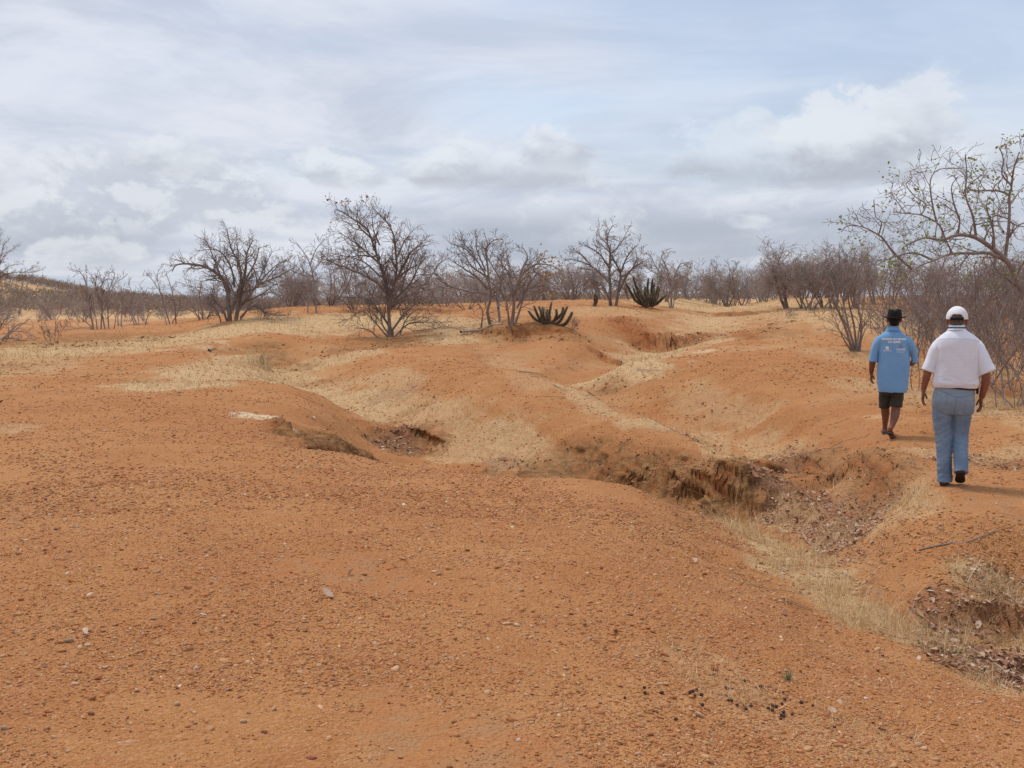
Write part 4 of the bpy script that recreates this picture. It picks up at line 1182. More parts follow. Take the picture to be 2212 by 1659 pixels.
def stones_mesh(name, X, Y, S, colr, mat, sub=1, seed=0, flat=.55):
    r = np.random.default_rng(seed)
    V0, F0 = ico(sub); n = len(X); k = len(V0)
    Z = H(X, Y)
    # ground slope for seating
    sc = np.stack([r.uniform(.7, 1.5, n), r.uniform(.6, 1.0, n), r.uniform(.35, .8, n) * flat * 1.5], -1) * S[:, None]
    jit = 1 + r.normal(0, .16 if sub == 1 else .09, (n, k))
    P = V0[None] * jit[..., None] * sc[:, None, :]
    tx = r.normal(0, .25, n); ty = r.normal(0, .25, n)
    P[..., 2] += P[..., 0] * tx[:, None] + P[..., 1] * ty[:, None]
    a = r.uniform(0, 2 * math.pi, n); c, s = np.cos(a)[:, None], np.sin(a)[:, None]
    x = P[..., 0] * c - P[..., 1] * s; y = P[..., 0] * s + P[..., 1] * c
    P = np.stack([x + X[:, None], y + Y[:, None], P[..., 2] + (Z + sc[:, 2] * .35)[:, None]], -1)
    F = (F0[None] + (np.arange(n) * k)[:, None, None]).reshape(-1, 3)
    col = np.repeat(colr, k, axis=0)
    return obj_np(name, P.reshape(-1, 3), F, mat, None, False, {'tint': ('FLOAT_COLOR', col)})


STONE_COL = np.array([(.55, .27, .13, 1), (.50, .22, .10, 1), (.60, .36, .20, 1), (.62, .42, .29, 1), (.42, .17, .075, 1), (.72, .51, .34, 1), (.33, .13, .06, 1), (.58, .38, .25, 1), (.80, .66, .50, 1), (.20, .10, .08, 1), (.42, .28, .19, 1)])
STONE_COL[:, :3] *= np.array([1.0, .95, .84])
STONE_P = np.array([.25, .22, .16, .10, .12, .035, .06, .02, .01, .006, .01]); STONE_P = STONE_P / STONE_P.sum()


def tint_mat(name, rough=.9, bump=True):
    m, nt, b = mat_new(name)
    a = nt.new('ShaderNodeAttribute'); a.attribute_name = 'tint'
    geo = nt.new('ShaderNodeNewGeometry')
    n = nt.noise(geo.outputs['Position'], 90, 3, .6)
    c = nt.mix(nt.math('MULTIPLY', nt.smooth(n, .4, .7), .3), a.outputs['Color'], (.42, .17, .07, 1))
    nt.ln(c, b.inputs['Base Color']); b.inputs['Roughness'].default_value = rough; b.inputs['Specular IOR Level'].default_value = .15
    return m


def sample_fan(n, r0, r1, power, seed, th=.56):
    """points in a fan in front of the camera; power 1: equal count per log distance"""
    r = np.random.default_rng(seed)
    if power == 1: rr = np.exp(r.uniform(math.log(r0), math.log(r1), n))
    else: rr = np.sqrt(r.uniform(r0 ** 2, r1 ** 2, n))
    t = r.uniform(-th, th, n)
    return rr * np.sin(t), rr * np.cos(t), rr


def quick_masks(x, y):
    carve = np.zeros_like(x)
    return cover(x, y, carve)


def build_gravel():
    mat = tint_mat('loose_stone')
    r = np.random.default_rng(17)
    for nm, n, r0, r1, smin, smed, sub, seed, pw in (
            ('near_gravel', 190000, 2.6, 9.5, .0026, .0041, 1, 51, 1), ('near_pebbles', 9000, 2.6, 11, .006, .0082, 2, 52, 2), ('mid_gravel', 62000, 8, 24, .006, .009, 1, 53, 1), ('far_gravel', 22000, 20, 60, .013, .019, 1, 54, 1)):
        X, Y, rr = sample_fan(n, r0, r1, pw, seed)
        g, l, b, p, cr = quick_masks(X, Y)
        clus = .45 + 1.3 * fbm(X * 1.1, Y * 1.1, 4, 70) + .3 * fbm(X * 6, Y * 6, 2, 71)
        keep = r.random(n) < np.clip(clus * (1 - .8 * g) * (1 - .8 * b) * (1 - .6 * l) + .32 * (1 - b), 0, 1)
        X, Y, rr = X[keep], Y[keep], rr[keep]
        m = len(X)
        S = np.maximum(smin, smed * np.exp(r.normal(0, .42, m)))
        S = np.where(r.random(m) < .02, S * 1.5, S)
        S = np.minimum(S, np.maximum(.017, rr * .0012))
        ci = r.choice(len(STONE_COL), m, p=STONE_P)
        C = STONE_COL[ci] * np.concatenate([r.uniform(.8, 1.15, (m, 1)).repeat(3, 1), np.ones((m, 1))], 1)
        C[:, :3] = C[:, :3] * .78 + np.array([.50, .22, .09]) * .22
        C[:, :3] *= .95
        o = stones_mesh(nm, X, Y, S, C, mat, sub, seed)
        tag(o, {'near_gravel': 'loose orange gravel over the near slope', 'near_pebbles': 'tan and pinkish pebbles strewn on the near slope', 'mid_gravel': 'gravel on the middle ridges between the gullies', 'far_gravel': 'scattered stones on the far red terraces'}[nm], 'gravel', kind='stuff')


def build_clods():
    """broken crusted soil on the cut banks"""
    r = np.random.default_rng(77)
    X, Y, rr = sample_fan(150000, 6, 40, 1, 78)
    cr = mask_of(CRUST, X, Y, seed=5)
    _, _, _, st = H(X, Y, True, True)
    k = r.random(len(X)) < np.clip(cr * .42 + st * .2, 0, 1)
    X, Y, rr = X[k], Y[k], rr[k]; n = len(X)
    S = np.maximum(.008, rr * .00075) * np.exp(r.normal(0, .38, n))
    pal = np.array([(.26, .14, .06, 1), (.34, .19, .085, 1), (.19, .10, .045, 1), (.44, .25, .12, 1), (.52, .34, .18, 1)])
    C = pal[r.choice(5, n, p=[.3, .25, .2, .15, .1])]
    o = stones_mesh('bank_clods', X, Y, S, C, tint_mat('soil_clod'), 1, 79, .7)
    tag(o, 'crumbled brown crusts and clods along the cut gully banks', 'clods', kind='stuff')


def blades(name, X, Y, hgt, wid, mat, label, seed, lean=.9, cat='grass', cols=None):
    r = np.random.default_rng(seed)
    n = len(X)
    Z = H(X, Y) - .005
    a = r.uniform(0, 2 * math.pi, n); wdir = np.stack([np.cos(a), np.sin(a), np.zeros(n)], -1)
    la = r.uniform(0, 2 * math.pi, n); lm = np.abs(r.normal(0, lean, n))
    ld = np.stack([np.cos(la) * lm, np.sin(la) * lm, np.ones(n)], -1); ld /= np.linalg.norm(ld, axis=1, keepdims=True)
    ld2 = ld + np.stack([np.cos(la), np.sin(la), -.5 * np.ones(n)], -1) * r.uniform(.2, .9, n)[:, None]; ld2 /= np.linalg.norm(ld2, axis=1, keepdims=True)
    B = np.stack([X, Y, Z], -1)
    h = hgt[:, None]; w = wdir * wid[:, None]
    Mp = B + ld * h * .55; Tp = Mp + ld2 * h * .45
    V = np.stack([B - w, B + w, Mp + w * .7, Mp - w * .7, Tp], 1).reshape(-1, 3)
    i = np.arange(n)[:, None] * 5
    F4 = np.concatenate([i, i + 1, i + 2, i + 3], 1); F3 = np.concatenate([i + 3, i + 2, i + 4], 1)
    base = np.array([(.70, .50, .25, 1), (.80, .62, .37, 1), (.53, .33, .14, 1), (.65, .49, .30, 1), (.44, .26, .11, 1)])
    ci = r.choice(5, n, p=[.3, .25, .2, .15, .1])
    C = np.repeat(base[ci] * np.array([1, 1, 1, 1]), 5, axis=0)
    o = obj_np(name, V, [F4, F3], mat, None, False, {'tint': ('FLOAT_COLOR', C)})
    return tag(o, label, cat, kind='stuff')


def straw_mat():
    m, nt, b = mat_new('dry_straw')
    a = nt.new('ShaderNodeAttribute'); a.attribute_name = 'tint'
    nt.ln(a.outputs['Color'], b.inputs['Base Color']); b.inputs['Roughness'].default_value = .8; b.inputs['Specular IOR Level'].default_value = .2
    return m


def build_grass():
    mat = straw_mat()
    r = np.random.default_rng(23)
    for nm, n, r0, r1, h0, w0, lab in (
            ('gully_straw', 360000, 4.5, 13, .115, .0012, 'fine dry straw grass in the near gully and hollows'), ('slope_straw', 200000, 11, 30, .095, .0022, 'pale dry grass along the middle gullies'), ('far_straw', 170000, 28, 90, .11, .006, 'band of pale straw grass on the far flats')):
        X, Y, rr = sample_fan(n, r0, r1, 1, int(n / 1000) + int(r0))
        g, l, b, p, cr = quick_masks(X, Y)
        tuft = .7 + 1.1 * fbm(X * 5, Y * 5, 3, 88)
        keep = r.random(n) < np.clip(g * tuft, 0, 1)
        X, Y, rr, g = X[keep], Y[keep], rr[keep], g[keep]
        m = len(X)
        hg = h0 * np.exp(r.normal(0, .5, m)) * np.clip(1 + 1.1 * fbm(X * 4.5, Y * 4.5, 3, 188), .35, 2) * (.35 + .75 * g) * (.8 + .5 * fbm(X * .8, Y * .8, 2, 90))
        wd = np.maximum(w0 * .8, rr * .00013) * r.uniform(.7, 1.3, m)
        blades(nm, X, Y, hg, wd, mat, lab, int(n / 997))
    # sparse stalks over bare ground near the gully
    X, Y, rr = sample_fan(15000, 4, 16, 1, 91)
    _, car, _, _ = H(X, Y, True, True)
    q = (X - .15 * Y + .3) / 2.5
    pr = np.clip(.12 * sstep(-.2, 1.2, q) + .5 * car * (1 - car) * 4 * .5, 0, 1)
    k = r.random(len(X)) < pr
    X, Y, rr = X[k], Y[k], rr[k]
    blades('sparse_stalks', X, Y, .06 * np.exp(r.normal(0, .4, len(X))), np.maximum(.0009, rr * .00012), mat, 'single dry stalks and rootlets on the gully banks', 92, lean=1.5)


def build_litter():
    r = np.random.default_rng(29)
    mat = tint_mat('dead_leaf', .75)
    X, Y, rr = sample_fan(150000, 4.5, 20, 1, 95)
    g, l, b, p, cr = quick_masks(X, Y)
    _, car, _, _ = H(X, Y, True, True)
    keep = r.random(len(X)) < np.clip(l * .62 + .0006 + .02 * sstep(.6, 1, car), 0, 1)
    X, Y, rr = X[keep], Y[keep], rr[keep]
    n = len(X); Z = H(X, Y) + r.uniform(.004, .035, n)
    V0, F0 = [], []
    # a curled leaf: 3 x 4 grid
    g1 = np.array([(u, v) for u in (-1, -.35, .35, 1) for v in (-1, 0, 1)], float)
    wd = 1 - .75 * np.abs(g1[:, 0]) ** 2.2
    L = np.stack([g1[:, 0], g1[:, 1] * wd * .55, np.zeros(12)], -1)
    F0 = np.array([(i * 3 + j, i * 3 + j + 1, (i + 1) * 3 + j + 1, (i + 1) * 3 + j) for i in range(3) for j in range(2)])
    S = np.maximum(.018, rr * .0016) * np.exp(r.normal(0, .3, n))
    P = np.repeat(L[None], n, 0) * S[:, None, None]
    cu = r.uniform(-.5, 1.0, n)
    P[..., 2] += (L[None, :, 1] ** 2 * cu[:, None] * 1.8 + L[None, :, 0] ** 2 * r.uniform(-.3, .5, n)[:, None]) * S[:, None]
    e = r.normal(0, .33, (n, 2)); a = r.uniform(0, 2 * math.pi, n)
    P[..., 2] += P[..., 0] * e[:, :1] + P[..., 1] * e[:, 1:]
    c, s = np.cos(a)[:, None], np.sin(a)[:, None]
    x = P[..., 0] * c - P[..., 1] * s; y = P[..., 0] * s + P[..., 1] * c
    P = np.stack([x + X[:, None], y + Y[:, None], P[..., 2] + Z[:, None]], -1).reshape(-1, 3)
    F = (F0[None] + (np.arange(n) * 12)[:, None, None]).reshape(-1, 4)
    pal = np.array([(.30, .14, .085, 1), (.38, .22, .14, 1), (.52, .37, .26, 1), (.21, .09, .055, 1), (.60, .46, .34, 1), (.42, .26, .14, 1)])
    C = np.repeat(pal[r.choice(6, n, p=[.28, .22, .15, .15, .08, .12])], 12, axis=0)
    o = obj_np('fallen_leaves', P, F, mat, None, False, {'tint': ('FLOAT_COLOR', C)})
    tag(o, 'curled brown and purple dead leaves lying in the gully hollows', 'leaf litter', kind='stuff')
    # twigs on the ground in the gullies and under trees
    rnd = random.Random(9); L = []
    for i in range(300):
        if i < 230:
            U = rnd.uniform(1450, 2210); V = rnd.uniform(900, 1130 + (U - 1450) * .35)
        elif i < 260: U = rnd.uniform(560, 1300); V = rnd.uniform(730, 980)
        else: U = rnd.uniform(700, 1250); V = rnd.uniform(715, 760)
        d = ray(U, V); t = (0 - CAMZ) / d[2]; x, y = d[0] * t, d[1] * t
        ln = rnd.uniform(.06, .3) * (1 if y < 14 else 1.3); a = rnd.uniform(0, 6.28); pts = []
        for k in range(4):
            q = (k / 3 - .5) * ln
            px_, py_ = x + math.cos(a) * q + rnd.gauss(0, .008), y + math.sin(a) * q + rnd.gauss(0, .008)
            pts.append((px_, py_, None))
        L.append((pts, [max(.0018, y * .0002)] * 4))
    allp = np.array([(p[0], p[1]) for pts, _ in L for p in pts]); hh = H(allp[:, 0], allp[:, 1]); q = 0
    L2 = []
    for pts, rad in L:
        L2.append(([(p[0], p[1], hh[q + i] + .006 + .004 * i) for i, p in enumerate(pts)], rad)); q += 4
    V, F = tubes(L2)
    o = obj_np('ground_twigs', V, F, simple_mat('twig_ground', (.30, .22, .16), .9, .4, 3, col2=(.17, .11, .08)), None, True)
    tag(o, 'thin dry twigs scattered over the gully banks', 'twigs', kind='stuff')


def on_ground(U, V, lift=0.0):
    p = pt(U, V); return Vector((p[0], p[1], p[2] + lift))


def rock(name, U, V, w, mat, label, cat='stone', hgt=.5, seed=1, depth=.7, flatness=1.0):
    """an angular stone `w` pixels wide in the photo copy"""
    p = on_ground(U, V)
    s = .8 * w / FPX * p.y / 2
    bm = bmesh.new(); bmesh.ops.create_icosphere(bm, subdivisions=3, radius=1)
    r = random.Random(seed)
    planes = [(Vector((r.gauss(0, 1), r.gauss(0, 1), r.gauss(0, 1))).normalized(), r.uniform(.62, .9)) for _ in range(9)]
    for v in bm.verts:
        for n, d in planes:
            k = v.co.dot(n)
            if k > d: v.co -= n * (k - d) * .9
        v.co += v.normal * mnoise.noise(v.co * 2.5 + Vector((seed, 0, 0))) * .09
        v.co.x *= s; v.co.y *= s * depth; v.co.z *= s * hgt
    me = bpy.data.meshes.new(name); bm.to_mesh(me); bm.free(); me.materials.append(mat)
    o = link(bpy.data.objects.new(name, me)); o.location = p + Vector((0, 0, s * hgt * .45)); o.rotation_euler = (r.uniform(-.15, .15), r.uniform(-.15, .15), r.uniform(-.4, .4))
    return tag(o, label, cat)


def stick(name, pts, r0, mat, label, cat='branch', lift=.01, arch=0):
    P = []
    for i, (U, V) in enumerate(pts):
        p = on_ground(U, V); t = i / (len(pts) - 1)
        P.append((p.x, p.y, p.z + lift + arch * math.sin(math.pi * t)))
    Q = smooth_poly(P, 4)
    rad = [r0 * (1 - .55 * i / (len(Q) - 1)) for i in range(len(Q))]
    B = Vector(P[0])
    lines = [([Vector(q) - B for q in Q], rad)]
    V, F = tubes(lines, 5)
    o = obj_np(name, V, F, mat, None, True); o.location = B
    return tag(o, label, cat)


def build_small_things(M):
    dung = simple_mat('dung_dark', (.065, .038, .036), .85, .3, 60, .4, 200, col2=(.10, .06, .05))
    s = 800 / 2212
    pts = [(1002, 65), (1306, 125), (1468, 185), (320, 192), (127, 293), (490, 246), (325, 246), (795, 230), (767, 244), (831, 217), (812, 274), (881, 265), (891, 365), (629, 507), (1124, 197), (1158, 207), (1186, 209),
           (1150, 320), (1177, 325), (1233, 365), (1370, 375), (1320, 405), (1687, 240), (1703, 311), (1674, 351), (1580, 374), (1621, 380), (1544, 398), (1580, 418), (1690, 436), (1668, 465), (1692, 475), (1663, 497), (1777, 459), (1867, 341), (1977, 369), (2192, 586)]
    bm = bmesh.new(); bmesh.ops.create_icosphere(bm, subdivisions=3, radius=1)
    for v in bm.verts:
        v.co += v.normal * mnoise.noise(v.co * 2) * .08
        v.co.z *= .92
    me = bpy.data.meshes.new('dung_pellet'); bm.to_mesh(me); bm.free(); me.materials.append(dung)
    for f in me.polygons: f.use_smooth = True
    rnd = random.Random(4)
    for cx, cy in pts:
        U = (2180 + cx * s) * .60636; V = (2380 + cy * s) * .60636
        p = on_ground(U, V + 2)
        o = link(bpy.data.objects.new('dung_pellet', me))
        r = 14.5 * s * .60636 / FPX * p.y * rnd.uniform(1.0, 1.35)
        o.scale = (r, r * rnd.uniform(.9, 1.3), r); o.location = p + Vector((0, 0, r * .8)); o.rotation_euler = (0, 0, rnd.uniform(0, 6))
        tag(o, 'small round dark animal dropping on the orange gravel at the lower right', 'dropping', 'dark droppings scattered on the gravel')
    dark = simple_mat('stone_dark', (.20, .08, .04), .85, .3, 20, .4, 120, col2=(.26, .12, .07))
    grey = simple_mat('stone_grey', (.44, .29, .18), .9, .25, 20, .4, 120)
    tan = simple_mat('stone_tan', (.56, .36, .22), .9, .25, 20, .4, 120)
    pale = simple_mat('stone_pale', (.74, .66, .58), .9, .2, 20, .3, 120)
    red = simple_mat('stone_red', (.40, .15, .08), .9, .25, 20, .4, 120)
    for i, (U, V, w, m, h, lab) in enumerate([
            (197, 1544, 20, dark, .6, 'dark brown stone at the lower left'), (149, 1386, 26, grey, .55, 'flat greyish stone on the left slope'), (190, 1395, 24, tan, .4, 'angular tan stone just right of the flat greyish stone'),
            (333, 1338, 19, grey, .5, 'smooth grey stone left of the bare patch'), (383, 1523, 20, tan, .7, 'oblong tan stone leaning on the left gravel'), (295, 1495, 11, dark, .7, 'small blackish pebble left of centre'),
            (423, 1445, 15, pale, .7, 'round pale stone on the left gravel'), (527, 1560, 24, tan, .55, 'pale tan stone below the middle of the left slope'), (571, 1583, 19, dark, .6, 'dark purple stone right of the pale tan stone'),
            (719, 1470, 15, dark, .5, 'small dark reddish stone at lower centre left'), (1120, 1601, 14, pale, .8, 'pinkish white stone at lower centre'), (672, 1637, 34, red, .35, 'flat red-brown flake at the bottom edge'),
            (1404, 1588, 26, red, .45, 'red-brown angular stone at lower centre right'), (1700, 1453, 12, dark, .7, 'little dark stone above the droppings'), (1870, 1510, 14, pale, .6, 'pale pebble to the right of the droppings'),
            (122, 1145, 18, dark, .5, 'dark stone far left on the slope'), (845, 1620, 18, tan, .5, 'tan stone at the bottom near the bare patch'), (10, 1575, 26, grey, .6, 'grey rounded stone at the lower left corner'),
            (940, 870, 10, pale, .6, 'white stone in the left gully'), (2043, 1262, 12, red, .6, 'red stone on the flat right of the gully')]):
        rock('stone', U, V, w, m, lab, hgt=h, seed=i + 3)
    stick('plastic_stick', [(254, 1611), (268, 1609.6)], .0017, simple_mat('white_plastic', (.85, .85, .83), .4, .05, 5), 'left piece of a broken thin white stick at the lower left', 'stick', lift=.012)
    stick('plastic_stick', [(270.5, 1609.4), (291, 1607)], .0017, bpy.data.materials['white_plastic'], 'right longer piece of a broken thin white stick at the lower left', 'stick', lift=.012)
    w = M['pale']
    stick('fallen_branch', [(451, 760), (458, 757), (468, 755)], .035, w, 'short grey piece of wood lying alone on the left flat', lift=.05)
    stick('fallen_log', [(995, 722), (1020, 720), (1042, 717), (1060, 708), (1085, 706)], .045, w, 'pale forked log lying beside the small mound', lift=.08)
    stick('fallen_branch', [(900, 719), (930, 716), (960, 711), (985, 714), (1010, 712)], .022, M['grey'], 'thin dark branch lying left of the pale log', lift=.08)
    stick('fallen_branch', [(1375, 801), (1400, 802), (1430, 803)], .011, M['grey'], 'dark stick across the head of the middle gully', lift=.03)
    stick('fallen_branch', [(1195, 834), (1212, 842), (1228, 848)], .011, w, 'grey stick in the middle gully', lift=.03)
    stick('fallen_branch', [(1985, 1190), (2040, 1178), (2090, 1172), (2135, 1155), (2160, 1148)], .007, M['grey'], 'long thin stick lying on the right flat', lift=.01)
    stick('fallen_branch', [(1120, 806), (1150, 808), (1172, 812)], .011, M['grey'], 'short dark stick on the spur left of the middle gully', lift=.03)
    # small green-grey tuft
    p = on_ground(1702, 1470)
    root = empty('green_tuft', p); tag(root, 'tiny grey-green weed tuft above the droppings', 'plant')
    L = []
    for i in range(90):
        a = rnd.uniform(0, 6.28); t = abs(rnd.gauss(0, .6)); d = Vector((math.cos(a) * math.sin(t), math.sin(a) * math.sin(t), math.cos(t)))
        pts_, rad = sprout(rnd, Vector((0, 0, 0)), d, rnd.uniform(.025, .055), .0009, .0006, 3, .2, 0); L.append((pts_, rad))
    V, F = tubes(L); obj_np('leaves', V, F, simple_mat('weed_green', (.30, .33, .16), .8, .3, 10), root)
    p = on_ground(1905, 893)
    m = simple_mat('paper_white', (.8, .8, .8), .6, .05, 5)
    bm = bmesh.new(); bmesh.ops.create_grid(bm, x_segments=6, y_segments=4, size=.06)
    for v in bm.verts: v.co.y *= .5; v.co.z = .012 * mnoise.noise(v.co * 30) + .012
    bmesh.ops.solidify(bm, geom=bm.faces[:], thickness=.002)
    me = bpy.data.meshes.new('paper_scrap'); bm.to_mesh(me); bm.free(); me.materials.append(m)
    o = link(bpy.data.objects.new('paper_scrap', me)); o.location = on_ground(1936, 899); tag(o, 'tiny white scrap on the path right of the man in shorts', 'scrap')
    rock('stone', 2197, 851, 8, pale, 'small white stone at the right edge', hgt=.5, seed=41)
# ------------------------------------------------------------------ people
def loft(rings, seg=20, expo=2.0):
    """rings: (centre, axis a vector, axis b vector); closed with caps"""
    V = []
    ang = np.arange(seg) * 2 * math.pi / seg
    ca, sa = np.cos(ang), np.sin(ang)
    ca = np.sign(ca) * np.abs(ca) ** (2 / expo); sa = np.sign(sa) * np.abs(sa) ** (2 / expo)
    for c, a, b in rings:
        V.append(np.array(c)[None] + ca[:, None] * np.array(a)[None] + sa[:, None] * np.array(b)[None])
    V = np.concatenate(V); n = len(rings)
    F = []
    for i in range(n - 1):
        for j in range(seg):
            F.append([i * seg + j, i * seg + (j + 1) % seg, (i + 1) * seg + (j + 1) % seg, (i + 1) * seg + j])
    c0 = len(V); V = np.vstack([V, np.array(rings[0][0])[None], np.array(rings[-1][0])[None]])
    T = []
    for j in range(seg):
        T.append([c0, (j + 1) % seg, j]); T.append([c0 + 1, (n - 1) * seg + j, (n - 1) * seg + (j + 1) % seg])
    return V, F, T


def hring(rows, seg=28, expo=2.3, n=3):
    """horizontal ellipses (cx, cy, z, rx, ry), smoothed along the height"""
    P = smooth_poly(rows, n)
    return loft([((r[0], r[1], r[2]), (r[3], 0, 0), (0, r[4], 0)) for r in P], seg, expo)


def limb(rows, seg=18, n=4, ry=1.0, side=(1, 0, 0), expo=2.0):
    """round limb along (x, y, z, r)"""
    P = smooth_poly(rows, n)
    T = np.gradient(P[:, :3], axis=0); T /= np.linalg.norm(T, axis=1, keepdims=True)
    R_ = []
    for p, t in zip(P, T):
        b = np.cross(t, side); b /= np.linalg.norm(b) + 1e-9; a = np.cross(b, t)
        R_.append((p[:3], a * p[3], b * p[3] * ry))
    return loft(R_, seg, expo)


def ellip(c, r, tilt=0.0, sub=3):
    bm = bmesh.new(); bmesh.ops.create_icosphere(bm, subdivisions=sub, radius=1)
    M = Matrix.Rotation(tilt, 3, 'X')
    V = np.array([(M @ Vector((v.co.x * r[0], v.co.y * r[1], v.co.z * r[2])))[:] for v in bm.verts]) + np.array(c)
    F = [[v.index for v in f.verts] for f in bm.faces]; bm.free()
    return V, [], F


def fuse(name, pieces, voxel, smooth, mat, parent, disp=None, cut=None, thick=0.0, solid_smooth=True):
    """one continuous surface out of overlapping closed pieces"""
    V, F, T, off = [], [], [], 0
    for v, f, t in pieces:
        V.append(v); F += [[i + off for i in q] for q in f]; T += [[i + off for i in q] for q in t]; off += len(v)
    me = bpy.data.meshes.new('tmp'); me.from_pydata(np.concatenate(V).tolist(), [], F + T); me.update()
    bm = bmesh.new(); bm.from_mesh(me); bmesh.ops.recalc_face_normals(bm, faces=bm.faces); bm.to_mesh(me); bm.free()
    o = bpy.data.objects.new('tmp', me); COL.objects.link(o)
    m = o.modifiers.new('r', 'REMESH'); m.mode = 'VOXEL'; m.voxel_size = voxel; m.adaptivity = 0
    if smooth:
        m = o.modifiers.new('s', 'SMOOTH'); m.iterations = smooth; m.factor = .5
    dg = bpy.context.evaluated_depsgraph_get()
    res = bpy.data.meshes.new_from_object(o.evaluated_get(dg))
    bpy.data.objects.remove(o); bpy.data.meshes.remove(me)
    n = len(res.vertices)
    co = np.empty(n * 3, np.float32); res.vertices.foreach_get('co', co); co = co.reshape(-1, 3).astype(float)
    no = np.empty(n * 3, np.float32); res.vertices.foreach_get('normal', no); no = no.reshape(-1, 3)
    if disp is not None:
        co = co + no * disp(co, no)[:, None]
    if cut is not None:
        kill = cut(co, no)
        bm = bmesh.new(); bm.from_mesh(res); bm.verts.ensure_lookup_table()
        for v, c in zip(bm.verts, co): v.co = c
        bmesh.ops.delete(bm, geom=[v for v, k in zip(bm.verts, kill) if k], context='VERTS')
        if thick: 
            bmesh.ops.solidify(bm, geom=bm.faces[:], thickness=thick)
        bm.to_mesh(res); bm.free()
    else:
        res.vertices.foreach_set('co', co.astype(np.float32).ravel())
    res.update()
    res.name = name
    res.materials.clear(); res.materials.append(mat)
    res.polygons.foreach_set('use_smooth', np.ones(len(res.polygons), dtype=bool))
    return link(bpy.data.objects.new(name, res), parent)


def hand(w, d, palm_n, thumb_side, size=1.0, curl=.35, spread=.10, seed=0):
    """w wrist, d pointing direction, palm_n normal out of the palm, thumb_side unit vector towards the thumb. Returns pieces"""
    w = np.array(w, float); d = np.array(d, float); d /= np.linalg.norm(d)
    t = np.array(thumb_side, float); t -= d * (t @ d); t /= np.linalg.norm(t)
    p = np.array(palm_n, float); p -= d * (p @ d); p -= t * (p @ t); p /= np.linalg.norm(p)
    s = size; out = []
    rows = [(0, .027, .020), (.02, .031, .018), (.05, .041, .016), (.085, .043, .014), (.10, .036, .011)]
    out.append(loft([(w + d * a * s + p * .004 * s, t * b * s, p * c * s) for a, b, c in rows], 14))
    rnd = random.Random(seed)
    for k, (off, L, r) in enumerate(((.030, .072, .0092), (.010, .080, .0096), (-.011, .075, .0090), (-.030, .058, .0080))):
        b = w + d * (.088 - (.008 if k == 3 else 0)) * s + t * off * s
        dr = d + t * (off / .03) * spread
        dr /= np.linalg.norm(dr); pts = []; q = b.copy(); c = curl * (1 + .25 * k) + rnd.uniform(-.06, .06)
        a = c * .5
        pts.append((*(q - dr * .02 * s), r * s))
        for seg_l, inc in ((.45, c), (.31, c * 1.2), (.24, 0)):
            v = dr * math.cos(a) + p * math.sin(a)
            q1 = q + v * L * seg_l * s
            pts.append((*q, r * s * 1.04)); q = q1; a += inc
        pts.append((*q, r * s * .72))
        out.append(limb(pts, 10, 3, side=t))
    b = w + d * .028 * s + t * .026 * s + p * .006 * s
    v1 = d * .72 + t * .62 + p * .28; v1 /= np.linalg.norm(v1); v2 = d * .93 + t * .22 + p * .38; v2 /= np.linalg.norm(v2)
    pts = [(*(b - v1 * .01), .014 * s), (*(b + v1 * .022 * s), .0125 * s), (*(b + v1 * .044 * s), .0105 * s), (*(b + v1 * .044 * s + v2 * .026 * s), .0098 * s), (*(b + v1 * .044 * s + v2 * .044 * s), .0068 * s)]
    out.append(limb(pts, 10, 3, side=p))
    return out


def head_pieces(cx, cy, zc, w=.152, d=.195, h=.235):
    """facing +Y"""
    hw, hd, hh = w / 2, d / 2, h / 2
    P = [ellip((cx, cy - .005, zc + .022), (hw, hd, hh * .83)), ellip((cx, cy + .03, zc - .045), (hw * .80, hd * .72, hh * .62)), ellip((cx, cy + .062, zc - .092), (.030, .026, .022)),
         ellip((cx, cy + hd + .006, zc - .012), (.015, .018, .028)), ellip((cx, cy + hd - .003, zc - .058), (.026, .012, .006)), ellip((cx, cy + hd - .006, zc - .069), (.022, .012, .007)),
         ellip((cx - .032, cy + hd - .016, zc + .018), (.014, .010, .008)), ellip((cx + .032, cy + hd - .016, zc + .018), (.014, .010, .008)),
         ellip((cx, cy + hd - .018, zc + .036), (.05, .014, .009))]
    for s in (-1, 1):
        P.append(ellip((cx + s * (hw + .004), cy - .004, zc - .008), (.009, .018, .032), .15)); P.append(ellip((cx + s * (hw + .011), cy - .012, zc + .004), (.006, .013, .022), .15))
    return P


def skin_mat(name, col, col2):
    m = simple_mat(name, col, .55, .2, 9, .15, 180, col2=col2, spec=.4)
    b = m.node_tree.nodes['Principled BSDF']
    b.inputs['Subsurface Weight'].default_value = .06; b.inputs['Subsurface Radius'].default_value = (.01, .004, .002)
    return m


def wrinkle(amp, sx, sz, seed=0, ridge=.6):
    def f(co, no):
        x = co[:, 0] * sx + co[:, 1] * sx * .7; z = co[:, 2] * sz
        a = fbm(x, z, 4, seed); b = 1 - 2 * np.abs(fbm(x * .7 + 3, z * .7 + co[:, 1] * 2, 3, seed + 5))
        return amp * ((1 - ridge) * a + ridge * b * .7)
    return f


def surf_bvh(o):
    me = o.data
    return BVHTree.FromPolygons([v.co[:] for v in me.vertices], [p.vertices[:] for p in me.polygons])


def drape(bvh, pts, off, ystart=-1.0, dirn=(0, 1, 0)):
    """press (x, z) points onto the back of a surface (seen from -Y)"""
    out = []; d = Vector(dirn)
    last = 0.0
    for x, z in pts:
        hit, n, _, _ = bvh.ray_cast(Vector((x, ystart, z)), d)
        if hit is None: out.append((x, last, z)); continue
        last = hit.y - off
        out.append((x, hit.y - off, z))
    return out


